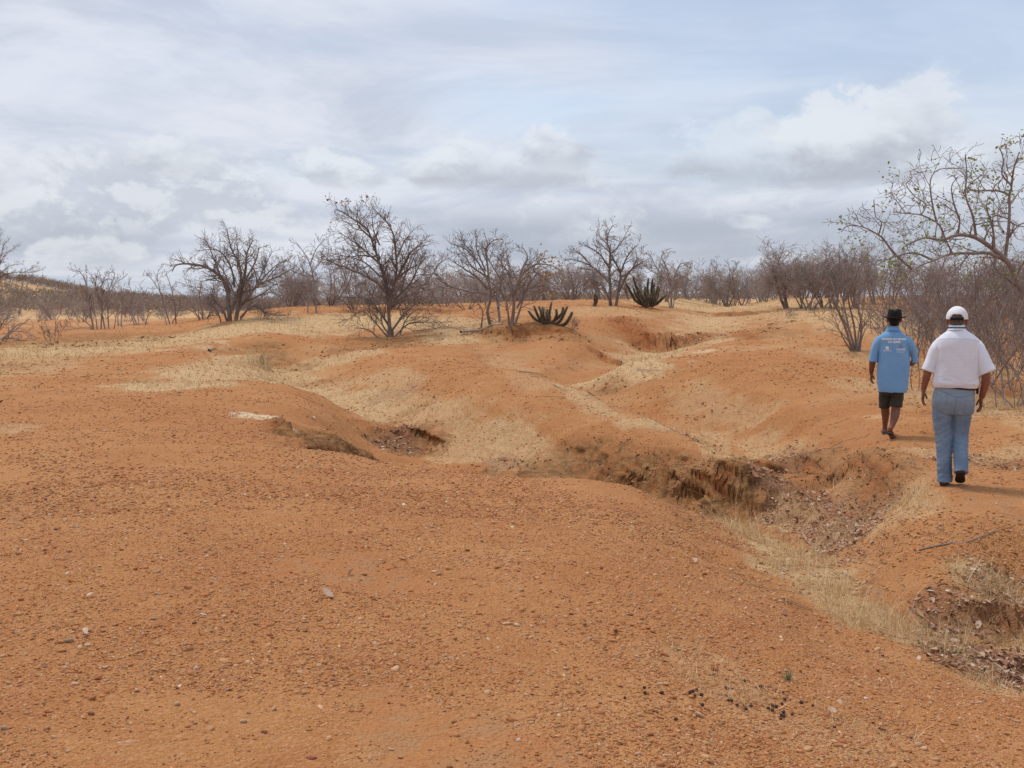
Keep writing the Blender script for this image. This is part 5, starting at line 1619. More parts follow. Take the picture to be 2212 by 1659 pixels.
def drape_text(body, size, cx, z, bvh, mat, parent, name, bold=.0, xscale=1.0, off=.0022):
    cu = bpy.data.curves.new(name, 'FONT'); cu.body = body; cu.size = size; cu.align_x = 'CENTER'; cu.align_y = 'CENTER'; cu.offset = bold; cu.resolution_u = 3
    o = bpy.data.objects.new(name, cu); COL.objects.link(o)
    dg = bpy.context.evaluated_depsgraph_get()
    me = bpy.data.meshes.new_from_object(o.evaluated_get(dg)); bpy.data.objects.remove(o)
    bm = bmesh.new(); bm.from_mesh(me)
    bmesh.ops.triangulate(bm, faces=bm.faces)
    bmesh.ops.subdivide_edges(bm, edges=[e for e in bm.edges if e.calc_length() > .012], cuts=1)
    pts = [(cx + v.co.x * xscale, z + v.co.y) for v in bm.verts]
    for v, p in zip(bm.verts, drape(bvh, pts, off)): v.co = p
    bm.to_mesh(me); bm.free(); me.materials.clear(); me.materials.append(mat); me.name = name
    return link(bpy.data.objects.new(name, me), parent)


def drape_line(pts, w, bvh, mat, parent, name, off=.0015, n=8, closed=False):
    P = smooth_poly([(a, b, 0) for a, b in pts], n) if len(pts) > 2 else np.array([(pts[0][0] * (1 - t) + pts[1][0] * t, pts[0][1] * (1 - t) + pts[1][1] * t, 0) for t in np.linspace(0, 1, n * 2)])
    if closed: P = np.vstack([P, P[:1]])
    Q = drape(bvh, [(p[0], p[1]) for p in P], off)
    V, F = tubes([([Vector(q) for q in Q], [w] * len(Q))], 4)
    return obj_np(name, V, F, mat, parent, True)


def strip_mesh(bvh, outline_lo, outline_hi, off, mat, parent, name, nz=6, thick=.002):
    """a patch between two (x, z) edges laid on the surface"""
    n = 24
    lo = np.array([np.interp(np.linspace(0, 1, n), np.linspace(0, 1, len(outline_lo)), [p[k] for p in outline_lo]) for k in (0, 1)]).T
    hi = np.array([np.interp(np.linspace(0, 1, n), np.linspace(0, 1, len(outline_hi)), [p[k] for p in outline_hi]) for k in (0, 1)]).T
    pts = []
    for j in range(nz):
        t = j / (nz - 1); pts += [tuple(p) for p in (lo * (1 - t) + hi * t)]
    Q = drape(bvh, pts, off)
    F = [[j * n + i, j * n + i + 1, (j + 1) * n + i + 1, (j + 1) * n + i] for j in range(nz - 1) for i in range(n - 1)]
    o = obj_np(name, np.array(Q), np.array(F), mat, parent, True)
    return o


def cloth_mat(name, col, col2, weave=900, grid=None, rough=.85):
    m, nt, b = mat_new(name)
    tc = nt.new('ShaderNodeTexCoord'); P = tc.outputs['Object']
    n = nt.noise(P, 5, 4, .6); c = nt.mix(nt.smooth(n, .3, .7), (*col, 1), (*col2, 1))
    if grid:      # open weave checks: small darker dots in rows
        mp = nt.new('ShaderNodeSeparateXYZ'); nt.ln(P, mp.inputs[0])
        fx = nt.math('SINE', nt.math('MULTIPLY', mp.outputs[0], grid[0])); fz = nt.math('SINE', nt.math('MULTIPLY', mp.outputs[2], grid[1]))
        d = nt.math('MULTIPLY', nt.smooth(fx, .0, .9), nt.smooth(fz, .1, .9))
        sel = nt.math('MULTIPLY', nt.smooth(mp.outputs[2], 1.44, 1.43), nt.smooth(nt.math('ABSOLUTE', mp.outputs[0]), .2, .17))
        c = nt.mix(nt.math('MULTIPLY', nt.math('MULTIPLY', d, sel), .75), c, grid[2])
    nt.ln(c, b.inputs['Base Color']); b.inputs['Roughness'].default_value = rough
    b.inputs['Sheen Weight'].default_value = .15
    n2 = nt.noise(P, weave, 2, .5); n3 = nt.noise(P, 40, 4, .6)
    bp = nt.new('ShaderNodeBump'); bp.inputs['Strength'].default_value = .35; bp.inputs['Distance'].default_value = .004
    nt.ln(nt.math('ADD', nt.math('MULTIPLY', n2, .25), n3), bp.inputs['Height']); nt.ln(bp.outputs[0], b.inputs['Normal'])
    return m


def man_in_white():
    S = 837.0
    X = lambda px: (px - 1010) / S
    Zf = lambda py: (1550 - py) / S
    base = pt(2058, 1047)
    root = empty('person', tuple(base)); tag(root, 'man walking away in a white short-sleeved shirt, light blue jeans and white cap', 'person')
    skin = skin_mat('skin_tanned', (.22, .082, .055), (.28, .11, .075))
    L = [(X(885), .0, 1.385, .05), (X(835), -.005, 1.28, .05), (X(790), -.02, 1.14, .043), (X(772), -.015, 1.06, .040), (X(758), .02, .98, .033), (X(745), .055, .905, .027)]
    Rr = [(X(1145), .0, 1.37, .05), (X(1195), -.01, 1.26, .052), (X(1236), -.03, 1.12, .045), (X(1243), -.025, 1.03, .043), (X(1232), .01, .94, .036), (X(1216), .045, .862, .029)]
    B = [hring([(-.012, 0, .90, .17, .11), (-.012, 0, 1.05, .19, .12), (0, 0, 1.25, .19, .12), (0, 0, 1.38, .185, .105), (-.005, .0, 1.455, .12, .08), (-.008, .01, 1.50, .072, .068), (-.010, .02, 1.56, .066, .068), (-.010, .03, 1.60, .06, .07)]),
         limb(L), limb(Rr),
         limb([(-.10, 0, .85, .085), (-.115, 0.01, .6, .06), (-.10, .01, .36, .045), (-.084, -.005, .2, .04), (-.08, .0, .05, .032)]), limb([(.07, 0, .85, .085), (.064, .03, .6, .058), (.058, .04, .45, .048), (.064, -.03, .32, .042), (.072, -.11, .2, .034)])]
    B += head_pieces(-.012, .035, 1.592, .174, .20, .24)
    B += hand((X(745), .058, .91), (-.035, .12, -1.0), (.9, .35, 0), (.2, 1, 0), .98, .28, .12, 1)
    B += hand((X(1216), .048, .868), (-.01, .10, -1.0), (-1, .25, 0), (-.25, 1, 0), 1.0, .34, .12, 2)
    fuse('body', B, .0042, 3, skin, root)
    # short grey hair below the cap
    hair = simple_mat('hair_grey', (.085, .065, .055), .8, .3, 60, .6, 300, col2=(.16, .13, .115))
    h = [ellip((-.012, .012, 1.622), (.0875, .098, .088)), ellip((-.012, -.02, 1.580), (.064, .050, .042))]
    fuse('hair', h, .004, 2, hair, root, disp=lambda co, no: .0015 * fbm(co[:, 0] * 120, co[:, 2] * 60, 3, 3), cut=lambda co, no: (co[:, 1] > .06) | ((co[:, 2] < 1.603) & (np.abs(co[:, 0] + .012) > .064)) | ((co[:, 2] < 1.585) & (co[:, 1] > .02)))
    # shirt
    wh = cloth_mat('white_weave', (.80, .83, .90), (.75, .78, .86), grid=(560, 480, (.46, .43, .50, 1)))
    T = hring([(.0, .0, .955, .208, .142), (.002, .0, .985, .222, .158), (.0, .0, 1.04, .222, .156), (.0, .0, 1.15, .216, .148), (.0, .0, 1.27, .214, .138), (.002, -.002, 1.36, .214, .128), (.002, -.002, 1.42, .200, .118), (-.003, .0, 1.465, .150, .098), (-.008, .005, 1.50, .098, .08), (-.010, .012, 1.53, .070, .070)], 36, 2.5)
    sl = limb([(X(925), .0, 1.395, .062), (X(872), .0, 1.358, .072), (X(828), -.01, 1.26, .068), (X(800), -.02, 1.17, .066), (X(782), -.025, 1.107, .068)], 22, 4, 1.15)
    sr = limb([(X(1105), .0, 1.388, .062), (X(1155), .0, 1.35, .074), (X(1200), -.01, 1.25, .074), (X(1232), -.02, 1.17, .076), (X(1258), -.03, 1.105, .083)], 22, 4, 1.1)

    def cutf(co, no):
        return np.zeros(len(co), bool)
        a = (np.abs(co[:, 0]) > .235) & (co[:, 2] < 1.20)
        la = np.array([X(782) - X(828), 0, 1.107 - 1.26]); la /= np.linalg.norm(la); lb = np.array([X(1258) - X(1200), 0, 1.105 - 1.25]); lb /= np.linalg.norm(lb)
        pl = (co - [X(782), -.025, 1.112]) @ la; pr_ = (co - [X(1258), -.03, 1.112]) @ lb
        return ((co[:, 0] < -.18) & (pl > -.012 + .15 * (co[:, 0] - X(782)) * 0)) & (co[:, 2] < 1.2) | ((co[:, 0] > .2) & (pr_ > -.012) & (co[:, 2] < 1.2))

    def dsp(co, no):
        lowz = np.exp(-((co[:, 2] - 1.0) / .07) ** 2)
        d = wrinkle(.0105, 8, 6, 3)(co, no) + lowz * .006 * fbm(co[:, 0] * 14, co[:, 2] * 40, 3, 8)
        arm = np.exp(-((np.abs(co[:, 0]) - .19) / .035) ** 2) * np.exp(-((co[:, 2] - 1.27) / .13) ** 2)
        d += arm * .006 * fbm(co[:, 0] * 40, co[:, 2] * 10, 2, 12)
        return d
    sh = fuse('shirt', [T, sl, sr], .006, 5, wh, root, disp=dsp, cut=cutf)
    bv = surf_bvh(sh)
    seam = simple_mat('seam_shade', (.50, .46, .50), .9, .1, 5)
    drape_line([(X(825), Zf(385)), (X(880), Zf(360)), (X(1010), Zf(354)), (X(1120), Zf(362)), (X(1185), Zf(380))], .0013, bv, seam, sh, 'yoke_seam', .0004, 10)
    drape_line([(X(838), Zf(400)), (X(858), Zf(460)), (X(855), Zf(540)), (X(838), Zf(600))], .0011, bv, seam, sh, 'sleeve_seam', .0003)
    drape_line([(X(1192), Zf(395)), (X(1178), Zf(450)), (X(1180), Zf(540)), (X(1188), Zf(610))], .0011, bv, seam, sh, 'sleeve_seam', .0003)
    # collar
    V, F = [], []
    n = 36
    for k, (rx, ry, z, cy) in enumerate(((.074, .074, 1.502, .010), (.073, .074, 1.535, .016), (.070, .071, 1.556, .022), (.0735, .0745, 1.559, .021), (.083, .083, 1.53, .010), (.092, .090, 1.506, .004))):
        for j in range(n):
            a = 2 * math.pi * j / n
            V.append((-.010 + rx * math.cos(a), cy + ry * math.sin(a), z + .012 * math.sin(a) * -.6))
    for k in range(5):
        for j in range(n): F.append((k * n + j, k * n + (j + 1) % n, (k + 1) * n + (j + 1) % n, (k + 1) * n + j))
    obj_np('collar', np.array(V), np.array(F), wh, sh, True)
    # neck strap
    nb = simple_mat('strap_navy', (.015, .015, .03), .6, .1, 10)
    V, F = [], []
    for k, (rr, z) in enumerate(((.0865, 1.5365), (.0905, 1.524))):
        for j in range(n):
            a = 2 * math.pi * j / n
            V.append((-.010 + rr * math.cos(a), .012 + rr * math.sin(a), z - .05 * max(0, math.sin(a)) + .003))
    for j in range(n): F.append((j, (j + 1) % n, n + (j + 1) % n, n + j))
    obj_np('neck_strap', np.array(V), np.array(F), nb, root, True)
    # cap
    capm = cloth_mat('cap_white', (.84, .84, .84), (.78, .78, .79), weave=500)
    bm = bmesh.new(); bmesh.ops.create_uvsphere(bm, u_segments=48, v_segments=40, radius=1)
    cx, cy, cz = -.012, .028, 1.628
    for v in bm.verts:
        th = math.atan2(v.co.y, v.co.x); pan = 1 + .012 * math.cos(th * 12) * (1 - v.co.z ** 2)
        v.co.x *= .104 * pan; v.co.y *= .115 * pan; v.co.z = v.co.z * .112 if v.co.z > 0 else v.co.z * .10
        v.co += Vector((cx, cy, cz))
    kill = []
    for v in bm.verts:
        dx, dz = (v.co.x + .012) / .062, (v.co.z - 1.600) / .062
        if v.co.z < 1.607 or (v.co.y < cy and dx * dx + dz * dz < 1): kill.append(v)
    bmesh.ops.delete(bm, geom=kill, context='VERTS'); bmesh.ops.solidify(bm, geom=bm.faces[:], thickness=.004)
    me = bpy.data.meshes.new('cap'); bm.to_mesh(me); bm.free(); me.materials.append(capm)
    for f in me.polygons: f.use_smooth = True
    cap = link(bpy.data.objects.new('cap', me), root)
    V, F = [], []
    for i in range(7):
        for j in range(17):
            a = (j / 16 - .5) * 2.2; r = i / 6
            x = math.sin(a) * .096; y = cy + math.cos(a) * .108 + r * .075 * math.cos(a * .8)
            V.append((cx + x * (1 - .05 * r), y, 1.612 - .012 * r - .02 * (abs(a) / 1.1) ** 2))
    for i in range(6):
        for j in range(16): F.append((i * 17 + j, i * 17 + j + 1, (i + 1) * 17 + j + 1, (i + 1) * 17 + j))
    br = obj_np('brim', np.array(V), np.array(F), capm, cap, True); md = br.modifiers.new('s', 'SOLIDIFY'); md.thickness = .004
    V, F = [], []
    for k, z in enumerate((1.606, 1.622, 1.637)):
        for j in range(13):
            a = -math.pi / 2 + (j / 12 - .5) * 1.35
            V.append((cx + .1035 * math.cos(a), cy - .004 + .1145 * math.sin(a), z - (0 if k < 2 else .006 * abs(j - 6) / 6)))
    for k in range(2):
        for j in range(12): F.append((k * 13 + j, k * 13 + j + 1, (k + 1) * 13 + j + 1, (k + 1) * 13 + j))
    st = obj_np('cap_strap', np.array(V), np.array(F), simple_mat('strap_black', (.012, .012, .014), .6, .1, 10), cap, True); md = st.modifiers.new('s', 'SOLIDIFY'); md.thickness = .003
    # jeans
    jm = denim()
    W = hring([(-.015, .0, .62 + .08, .19, .12), (-.020, -.008, .76, .205, .14), (-.022, -.015, .83, .207, .148), (-.018, -.008, .90, .198, .138), (-.008, .0, .968, .190, .130)], 36, 2.4)
    l1 = limb([(-.105, .0, .80, .105), (-.118, .0, .70, .103), (-.117, .012, .60, .095), (-.103, .02, .48, .085), (-.095, .01, .36, .079), (-.088, -.005, .22, .076), (-.080, -.01, .09, .074), (-.078, -.01, .028, .078)], 26, 4, 1.05)
    l2 = limb([(.070, .0, .80, .105), (.068, .015, .70, .096), (.062, .035, .60, .088), (.056, .045, .48, .078), (.060, .0, .38, .074), (.070, -.06, .28, .072), (.073, -.115, .185, .068), (.074, -.14, .14, .070)], 26, 4, 1.05)

    def jd(co, no):
        z = co[:, 2]
        k = np.exp(-((z - .44) / .10) ** 2) + .8 * np.exp(-((z - .12) / .10) ** 2) + .5 * np.exp(-((z - .68) / .08) ** 2) + .3
        u = co[:, 0] * 9 + co[:, 1] * 9 + 2 * fbm(co[:, 0] * 5, co[:, 2] * 5, 2, 61)
        return .0062 * k * (1 - 2.2 * np.abs(fbm(u + z * 2, z * 17 + co[:, 0] * 8 * np.sign(co[:, 0] + .02), 3, 44))) - .002
    je = fuse('jeans', [W, l1, l2], .006, 3, jm, root, disp=jd)
    bj = surf_bvh(je)
    stm = simple_mat('denim_stitch', (.15, .21, .27), .9, .1, 5); st2 = simple_mat('denim_edge', (.42, .47, .50), .9, .1, 5)
    ln = lambda pts, m=stm, nm='stitch_line', w=.0012: drape_line([(X(a), Zf(b)) for a, b in pts], w, bj, m, je, nm, .0004, 8)
    ln([(840, 760), (920, 785), (1015, 822)], nm='yoke_line', w=.0018); ln([(1015, 822), (1090, 812), (1162, 790)], nm='yoke_line', w=.0018)
    ln([(1015, 822), (1012, 870), (1003, 930), (1000, 960)], nm='seat_seam', w=.002)
    ln([(865, 782), (905, 800), (945, 806)], st2, 'pocket_edge', .0022); ln([(1095, 835), (1130, 838), (1160, 826)], st2, 'pocket_edge', .0022)
    ln([(865, 782), (850, 860), (880, 930)], nm='pocket_line'); ln([(880, 930), (910, 925), (935, 890)], nm='pocket_line'); ln([(935, 890), (942, 850), (945, 806)], nm='pocket_line')
    ln([(1095, 835), (1085, 900), (1082, 945)], nm='pocket_line'); ln([(1082, 945), (1110, 950), (1140, 930)], nm='pocket_line'); ln([(1140, 930), (1152, 880), (1160, 826)], nm='pocket_line')
    # belt and phone pouch
    V, F = [], []; n = 48
    for k, (z, e) in enumerate(((.957, .006), (.958, .011), (.989, .011), (.990, .006))):
        for j in range(n):
            a = 2 * math.pi * j / n
            ca, sa = math.cos(a), math.sin(a); ca = math.copysign(abs(ca) ** .84, ca); sa = math.copysign(abs(sa) ** .84, sa)
            V.append((-.006 + (.190 + e) * ca, (.130 + e) * sa, z - .026 * (ca > -2) * (.5 + .5 * ca) + .004))
    for k in range(3):
        for j in range(n): F.append((k * n + j, k * n + (j + 1) % n, (k + 1) * n + (j + 1) % n, (k + 1) * n + j))
    navy = simple_mat('belt_navy', (.018, .02, .045), .55, .2, 10)
    obj_np('belt', np.array(V), np.array(F), navy, root, True)
    bm = bmesh.new(); bmesh.ops.create_cube(bm, size=1)
    for v in bm.verts: v.co = Vector((v.co.x * .022 + .203, v.co.y * .06 + .0, v.co.z * .10 + .945))
    bmesh.ops.bevel(bm, geom=bm.edges[:], offset=.007, segments=3, affect='EDGES')
    me = bpy.data.meshes.new('phone_pouch'); bm.to_mesh(me); bm.free(); me.materials.append(bpy.data.materials['strap_black'])
    link(bpy.data.objects.new('phone_pouch', me), root)
    # bracelet
    rb = []
    for j in range(25):
        a = 2 * math.pi * j / 24; rb.append(Vector((X(746) + .031 * math.cos(a), .052 + .030 * math.sin(a), .917 + .006 * math.sin(a))))
    V, F = tubes([(rb, [.0022] * 25)], 5); obj_np('bracelet', V, F, simple_mat('metal_dull', (.5, .47, .42), .35, .1, 5), root, True)
    # shoes
    leather = simple_mat('shoe_brown', (.07, .034, .026), .55, .3, 25, .3, 120, col2=(.11, .06, .045)); sole = simple_mat('shoe_sole', (.045, .030, .026), .8, .2, 40, .5, 90)

    def shoe(heel, d, up):
        heel = np.array(heel, float); d = np.array(d, float); d /= np.linalg.norm(d); up = np.array(up, float); up -= d * (up @ d); up /= np.linalg.norm(up); s = np.cross(d, up)
        r = [(-.004, .026, .020, .040), (.02, .034, .03, .048), (.07, .036, .035, .052), (.13, .038, .025, .040), (.19, .044, .018, .030), (.24, .042, .014, .024), (.275, .026, .010, .016)]
        up_ = loft([(heel + d * a + up * (c + .020), s * b, up * (h * .9)) for a, b, c, h in r], 20, 2.3)
        so = loft([(heel + d * a + up * .008, s * (b + .007), up * .013) for a, b, c, h in r], 20, 3.2)
        return up_, so
    for heel, d, up in (((-.085, -.075, .0), (.0, 1, 0), (0, 0, 1)), ((.068, -.20, .155), (-.0, .86, -.50), (0, .50, .86))):
        a, b = shoe(heel, d, up)
        so = fuse('shoe', [a], .004, 2, leather, root); fuse('sole', [b], .004, 1, sole, so)
    return root


def denim():
    m, nt, b = mat_new('denim_light')
    tc = nt.new('ShaderNodeTexCoord'); P = tc.outputs['Object']
    n = nt.noise(P, 7, 5, .65)
    c = nt.mix(nt.smooth(n, .3, .7), (.14, .215, .32, 1), (.225, .305, .41, 1))
    sp = nt.new('ShaderNodeSeparateXYZ'); nt.ln(P, sp.inputs[0])
    up = nt.smooth(sp.outputs[2], .62, .9)
    c = nt.mix(nt.math('MULTIPLY', up, .75), c, (.28, .345, .39, 1))          # the seat is faded greyer
    w = nt.new('ShaderNodeTexNoise'); w.inputs['Scale'].default_value = 1.0; w.inputs['Detail'].default_value = 3
    mp = nt.new('ShaderNodeMapping'); mp.inputs['Scale'].default_value = (400, 400, 60); nt.ln(P, mp.inputs[0]); nt.ln(mp.outputs[0], w.inputs['Vector'])
    c = nt.mix(nt.math('MULTIPLY', nt.smooth(w.outputs[0], .4, .7), .25), c, (.12, .19, .28, 1))
    nt.ln(c, b.inputs['Base Color']); b.inputs['Roughness'].default_value = .9
    n3 = nt.noise(P, 45, 4, .6)
    bp = nt.new('ShaderNodeBump'); bp.inputs['Strength'].default_value = .5; bp.inputs['Distance'].default_value = .004
    nt.ln(nt.math('ADD', n3, nt.math('MULTIPLY', w.outputs[0], .3)), bp.inputs['Height']); nt.ln(bp.outputs[0], b.inputs['Normal'])
    return m


def man_in_blue():
    S = 625.0
    X = lambda px: (px - 440) / S
    Zf = lambda py: (1165 - py) / S
    base = pt(1920, 945)
    root = empty('person', tuple(base)); tag(root, 'man walking away in a blue shirt with white lettering, dark shorts, flip-flops and black hat', 'person')
    skin = skin_mat('skin_brown', (.16, .062, .035), (.21, .085, .05))
    L = [(X(350), .0, 1.255, .045), (X(318), -.01, 1.17, .045), (X(303), -.02, 1.05, .043), (X(298), -.015, .98, .040), (X(294), .02, .90, .034), (X(290), .06, .83, .026)]
    Rr = [(X(555), .0, 1.255, .045), (X(598), .01, 1.15, .042), (X(622), .03, 1.04, .042), (X(600), .12, .97, .036), (X(560), .21, .955, .030), (X(530), .26, .96, .026)]
    B = [hring([(.02, 0, .70, .14, .10), (.03, 0, .9, .15, .10), (.025, 0, 1.15, .165, .105), (.015, 0, 1.28, .165, .095), (.012, .0, 1.345, .11, .075), (.015, .01, 1.385, .062, .06), (.024, .02, 1.44, .058, .060), (.026, .025, 1.50, .055, .06)]),
         limb(L), limb(Rr),
         limb([(-.06, .02, .78, .088), (-.065, .06, .60, .075), (-.063, .10, .44, .056), (-.056, .13, .36, .053), (-.050, .16, .29, .052), (-.050, .22, .19, .038), (-.052, .26, .11, .031), (-.052, .27, .07, .033)]),
         limb([(.085, .0, .78, .088), (.085, .03, .60, .075), (.080, .03, .44, .058), (.074, .0, .36, .056), (.066, -.05, .29, .055), (.044, -.115, .20, .038), (.022, -.16, .145, .031), (.010, -.175, .125, .034)])]
    B += head_pieces(.026, .03, 1.53, .150, .19, .225)
    B += hand((X(290), .062, .832), (.0, .10, -1.0), (1, .3, 0), (.25, 1, 0), .92, .36, .14, 3)
    B += hand((X(530), .262, .96), (-.9, .4, -.1), (0, .2, -1), (0, 1, .3), .92, .5, .08, 4)
    # bare feet: left flat, right heel raised
    B.append(limb([(-.050, .235, .05, .030), (-.052, .28, .045, .034), (-.058, .36, .040, .036), (-.066, .43, .028, .040), (-.070, .475, .020, .026)], 16, 3, .62))
    B.append(limb([(.006, -.185, .135, .030), (.012, -.165, .105, .033), (.028, -.13, .055, .034), (.045, -.095, .022, .038), (.055, -.055, .012, .026)], 16, 3, .62))
    for i in range(5):
        B.append(limb([(-.092 + i * .012, .455, .020, .010), (-.094 + i * .013, .50 + (i in (3, 4)) * .008, .014, .0085)], 8, 2))
        B.append(limb([(.030 + i * .012, -.075, .016, .010), (.030 + i * .013, -.03 + (i < 2) * .008, .012, .0085)], 8, 2))
    fuse('body', B, .0042, 3, skin, root)
    hair = simple_mat('hair_black', (.014, .010, .009), .7, .3, 60, .6, 300)
    h = [ellip((.026, .012, 1.555), (.0775, .090, .082)), ellip((.026, -.015, 1.50), (.062, .055, .05))]
    fuse('hair', h, .004, 2, hair, root, disp=lambda co, no: .002 * fbm(co[:, 0] * 90, co[:, 2] * 90, 3, 3), cut=lambda co, no: (co[:, 1] > .06) | ((co[:, 2] < 1.52) & (co[:, 1] > .03)))
    # hat
    V, F = [], []; n = 48
    prof = [(.000, .113), (.040, .112), (.066, .108), (.078, .096), (.083, .070), (.088, .035), (.091, .012), (.094, .004), (.115, .000), (.138, .002), (.153, .008), (.154, .003), (.138, -.006), (.114, -.009), (.088, -.006), (.082, .01)]
    cx, cy, cz = .029, .026, 1.562
    for k, (r, z) in enumerate(prof):
        for j in range(n):
            a = 2 * math.pi * j / n
            e = 1.0 if r < .09 else 1.0
            dent = -.018 * math.exp(-((r * math.cos(a)) / .022) ** 2) * (1 if (z > .09 and k < 4) else 0)
            side = .010 * abs(math.cos(a)) ** 3 * (1 if r > .11 else 0) - .006 * abs(math.sin(a)) ** 2 * (1 if r > .11 else 0)
            V.append((cx + r * math.cos(a) * e, cy + r * math.sin(a) * 1.13, cz + z + dent + side + .002 * math.sin(3 * a)))
    for k in range(len(prof) - 1):
        for j in range(n): F.append((k * n + j, k * n + (j + 1) % n, (k + 1) * n + (j + 1) % n, (k + 1) * n + j))
    hat = obj_np('hat', np.array(V), np.array(F), simple_mat('felt_black', (.012, .012, .013), .9, .3, 30, .4, 250, col2=(.02, .02, .02)), root, True)
    V, F = [], []
    for k, (r, z) in enumerate(((.0925, .008), (.0905, .03))):
        for j in range(n):
            a = 2 * math.pi * j / n; V.append((cx + r * math.cos(a), cy + r * math.sin(a) * 1.13, cz + z + .002 * math.sin(3 * a)))
    for j in range(n): F.append((j, (j + 1) % n, n + (j + 1) % n, n + j))
    obj_np('hat_band', np.array(V), np.array(F), simple_mat('band_black', (.006, .006, .007), .5, .1, 10), hat, True)
    # shirt
    bl = cloth_mat('shirt_blue', (.17, .36, .62), (.20, .40, .66), weave=700)
    T = hring([(.032, .0, .60, .176, .135), (.032, .0, .68, .188, .140), (.030, .0, .80, .196, .138), (.034, .0, .93, .198, .134), (.036, .0, 1.06, .190, .128), (.030, .0, 1.18, .184, .122), (.022, -.002, 1.28, .180, .112), (.018, -.002, 1.33, .158, .100), (.014, .002, 1.37, .108, .082), (.012, .010, 1.405, .075, .072)], 36, 2.4)
    sl = limb([(X(385), .0, 1.288, .052), (X(347), .0, 1.255, .062), (X(316), -.005, 1.15, .056), (X(306), -.015, 1.06, .053), (X(302), -.02, .985, .054)], 22, 4, 1.2)
    sr = limb([(X(520), .0, 1.288, .052), (X(562), .0, 1.25, .061), (X(602), .01, 1.15, .050), (X(618), .03, 1.06, .044), (X(626), .04, .985, .045)], 22, 4, 1.3)

    def cutf(co, no):
        bot = (co[:, 2] < .622 - .05 * (co[:, 0] - .03) + .006 * fbm(co[:, 0] * 9, co[:, 1] * 9, 2, 4))
        return np.zeros(len(co), bool)

    def dsp(co, no):
        u = co[:, 0] * 11 + co[:, 1] * 8; z = co[:, 2]
        fall = sstep(1.1, .65, z)
        d = .008 * fbm(u, z * 2.6, 3, 9) + fall * .008 * (1 - 2.2 * np.abs(fbm(u * .8, z * 1.2, 2, 19)))
        arm = np.exp(-((np.abs(co[:, 0] - .03) - .165) / .03) ** 2) * np.exp(-((z - 1.13) / .12) ** 2)
        return d + arm * .007 * fbm(co[:, 0] * 30, z * 12 + co[:, 0] * 20, 2, 12)
    sh = fuse('shirt', [T, sl, sr], .006, 5, bl, root, disp=dsp, cut=cutf)
    bv = surf_bvh(sh)
    V, F = [], []; n = 36
    for k, (rx, ry, z, cyy) in enumerate(((.070, .072, 1.395, .008), (.070, .072, 1.425, .014), (.068, .070, 1.442, .018), (.072, .0745, 1.444, .017), (.084, .084, 1.415, .008), (.095, .088, 1.388, .002))):
        for j in range(n):
            a = 2 * math.pi * j / n; V.append((.014 + rx * math.cos(a), cyy + ry * math.sin(a), z - .008 * math.sin(a)))
    for k in range(5):
        for j in range(n): F.append((k * n + j, k * n + (j + 1) % n, (k + 1) * n + (j + 1) % n, (k + 1) * n + j))
    obj_np('collar', np.array(V), np.array(F), bl, sh, True)
    seam = simple_mat('seam_blue', (.12, .26, .47), .9, .1, 5)
    drape_line([(X(338), Zf(385)), (X(348), Zf(440)), (X(345), Zf(500)), (X(338), Zf(545))], .0013, bv, seam, sh, 'sleeve_seam', .0003)
    drape_line([(X(588), Zf(380)), (X(602), Zf(440)), (X(603), Zf(500)), (X(600), Zf(545))], .0013, bv, seam, sh, 'sleeve_seam', .0003)
    ink = simple_mat('print_white', (.86, .88, .90), .8, .1, 30); red = simple_mat('print_red', (.45, .16, .28), .8, .1, 30)
    drape_text('GOVERNO DO ESTADO', .0345, X(457), Zf(361), bv, ink, sh, 'lettering', .0019, .80)
    drape_text('DO CEARÁ', .0345, X(461), Zf(384), bv, ink, sh, 'lettering', .0019, .88)
    drape_text('e', .082, X(408), Zf(428), bv, ink, sh, 'logo_letter', .003, 1.1)
    drape_text('EMATERCE', .0165, X(408), Zf(452), bv, ink, sh, 'lettering', .0004, 1.15)
    drape_text('CEARÁ', .030, X(509), Zf(443), bv, ink, sh, 'lettering', .0009, 1.15)
    for (a, b, y, t) in ((378, 440, 459, 'ASSISTENCIA TECNICA E RURAL'), (478, 540, 460, 'GOVERNO DO ESTADO'), (484, 534, 467, 'SECRETARIA')):
        drape_line([(X(a), Zf(y)), (X(b), Zf(y))], .0011, bv, ink, sh, 'print_line', .0006, 8)
    cpts = [(X(511) + .020 * math.cos(t), Zf(419) + .020 * math.sin(t)) for t in np.linspace(0, 2 * math.pi, 13)]
    drape_line(cpts, .0026, bv, red, sh, 'emblem_ring', .0006, 3)
    cpts = [(X(511) + .008 * math.cos(t), Zf(417) + .009 * math.sin(t)) for t in np.linspace(0, 2 * math.pi, 9)]
    drape_line(cpts, .0018, bv, red, sh, 'emblem_mark', .0006, 3)
    # shorts
    om = cloth_mat('shorts_olive', (.030, .032, .022), (.048, .048, .034), weave=500)
    W = hring([(.015, .01, .56, .145, .11), (.018, .0, .64, .165, .125), (.020, .0, .72, .165, .12), (.02, .0, .78, .155, .11)], 32, 2.3)
    l1 = limb([(-.055, .01, .66, .085), (-.062, .05, .56, .078), (-.066, .08, .47, .072), (-.067, .10, .385, .070)], 24, 4, 1.15)
    l2 = limb([(.088, .0, .66, .090), (.088, .02, .56, .086), (.080, .025, .48, .082), (.073, .01, .405, .086)], 24, 4, 1.1)
    fuse('shorts', [W, l1, l2], .006, 3, om, root, disp=lambda co, no: .006 * (1 - 2.2 * np.abs(fbm(co[:, 0] * 12 + co[:, 1] * 8, co[:, 2] * 7, 3, 14))) - .002)
    # flip-flops
    rub = simple_mat('rubber_dark', (.04, .045, .04), .7, .2, 30, .3, 100); top = simple_mat('rubber_top', (.16, .20, .22), .7, .2, 30)

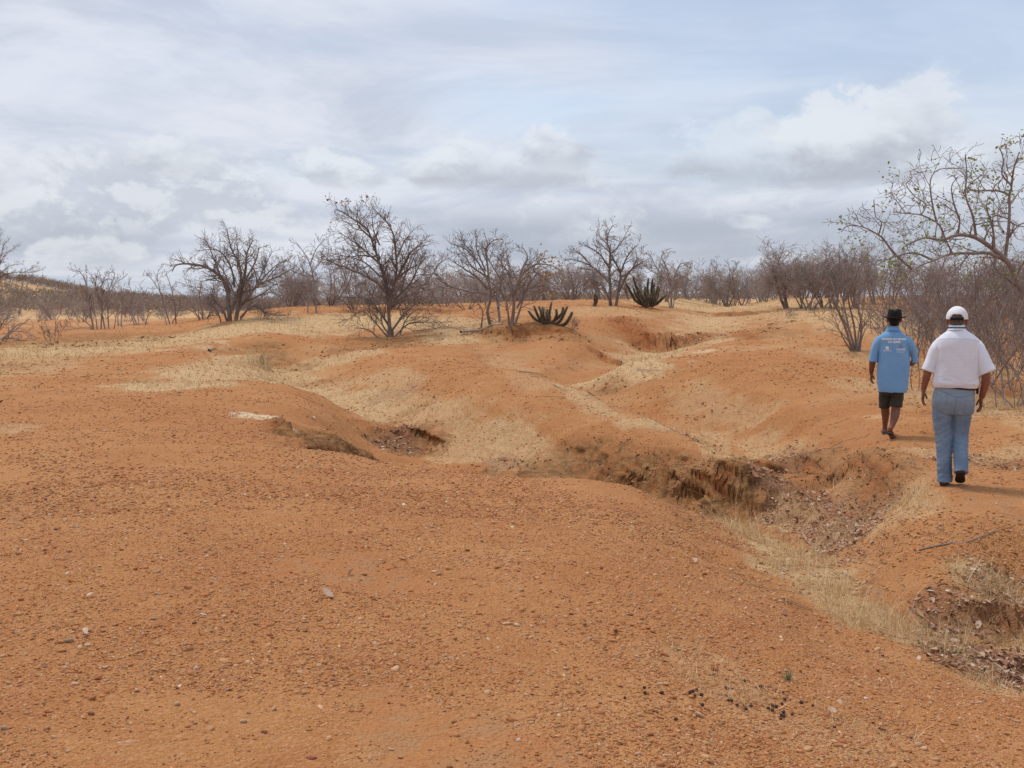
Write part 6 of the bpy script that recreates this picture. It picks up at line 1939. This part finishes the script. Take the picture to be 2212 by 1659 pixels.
    def flop(c, d, up, label):
        c = np.array(c, float); d = np.array(d, float); d /= np.linalg.norm(d); up = np.array(up, float); up -= d * (up @ d); up /= np.linalg.norm(up); s = np.cross(d, up)
        r = [(0, .018), (.01, .030), (.05, .034), (.12, .034), (.19, .044), (.23, .043), (.26, .028), (.268, .012)]
        a = loft([(c + d * u, s * w, up * .007) for u, w in r], 20, 3)
        o = fuse('flip_flop', [a], .004, 1, rub, root); o['label'] = label
        b = loft([(c + d * u + up * .0075, s * (w - .002), up * .0022) for u, w in r], 20, 3)
        fuse('footbed', [b], .003, 0, top, o)
        strap = [Vector(c + d * .20 + up * .010), Vector(c + d * .19 + up * .03), Vector(c + d * .14 + up * .045 + s * .025), Vector(c + d * .09 + up * .01 + s * .034)]
        strap2 = [Vector(c + d * .20 + up * .010), Vector(c + d * .19 + up * .03), Vector(c + d * .14 + up * .045 - s * .025), Vector(c + d * .09 + up * .01 - s * .034)]
        V, F = tubes([(strap, [.004] * 4), (strap2, [.004] * 4)], 5); obj_np('strap', V, F, rub, o, True)
    flop((-.050, .225, .012), (-.09, 1, .0), (0, 0, 1), 'flip-flop flat on the ground')
    flop((.004, -.235, .085), (.16, .72, -.26), (0, .3, .9), 'flip-flop hanging under the raised heel')
    return root


def build_people():
    for o, d0 in ((man_in_white(), 10.15), (man_in_blue(), 13.6)):
        o.rotation_euler.z = -math.atan2(o.location.x, o.location.y); k = o.location.y / d0; o.scale = (k * (.94 if d0 < 12 else 1), k, k)
import time as _t
_t0 = _t.time()
def _lap(s):
    print('LAP', s, round(_t.time() - _t0, 1))
build_sky(); setup_render(); build_ground(); _lap('ground')
MM = bark_mats()
MM['farscrub'] = simple_mat('scrub_far', (.34, .26, .215), .95, .3, .05, 0, col2=(.34, .27, .20))
build_heroes(MM); _lap('heroes')
build_thickets(MM); _lap('thickets')
build_cacti()
build_gravel(); build_clods(); _lap('gravel')
build_grass(); _lap('grass')
build_litter(); build_small_things(MM); _lap('small')
if 'build_people' in globals(): build_people(); _lap('people')
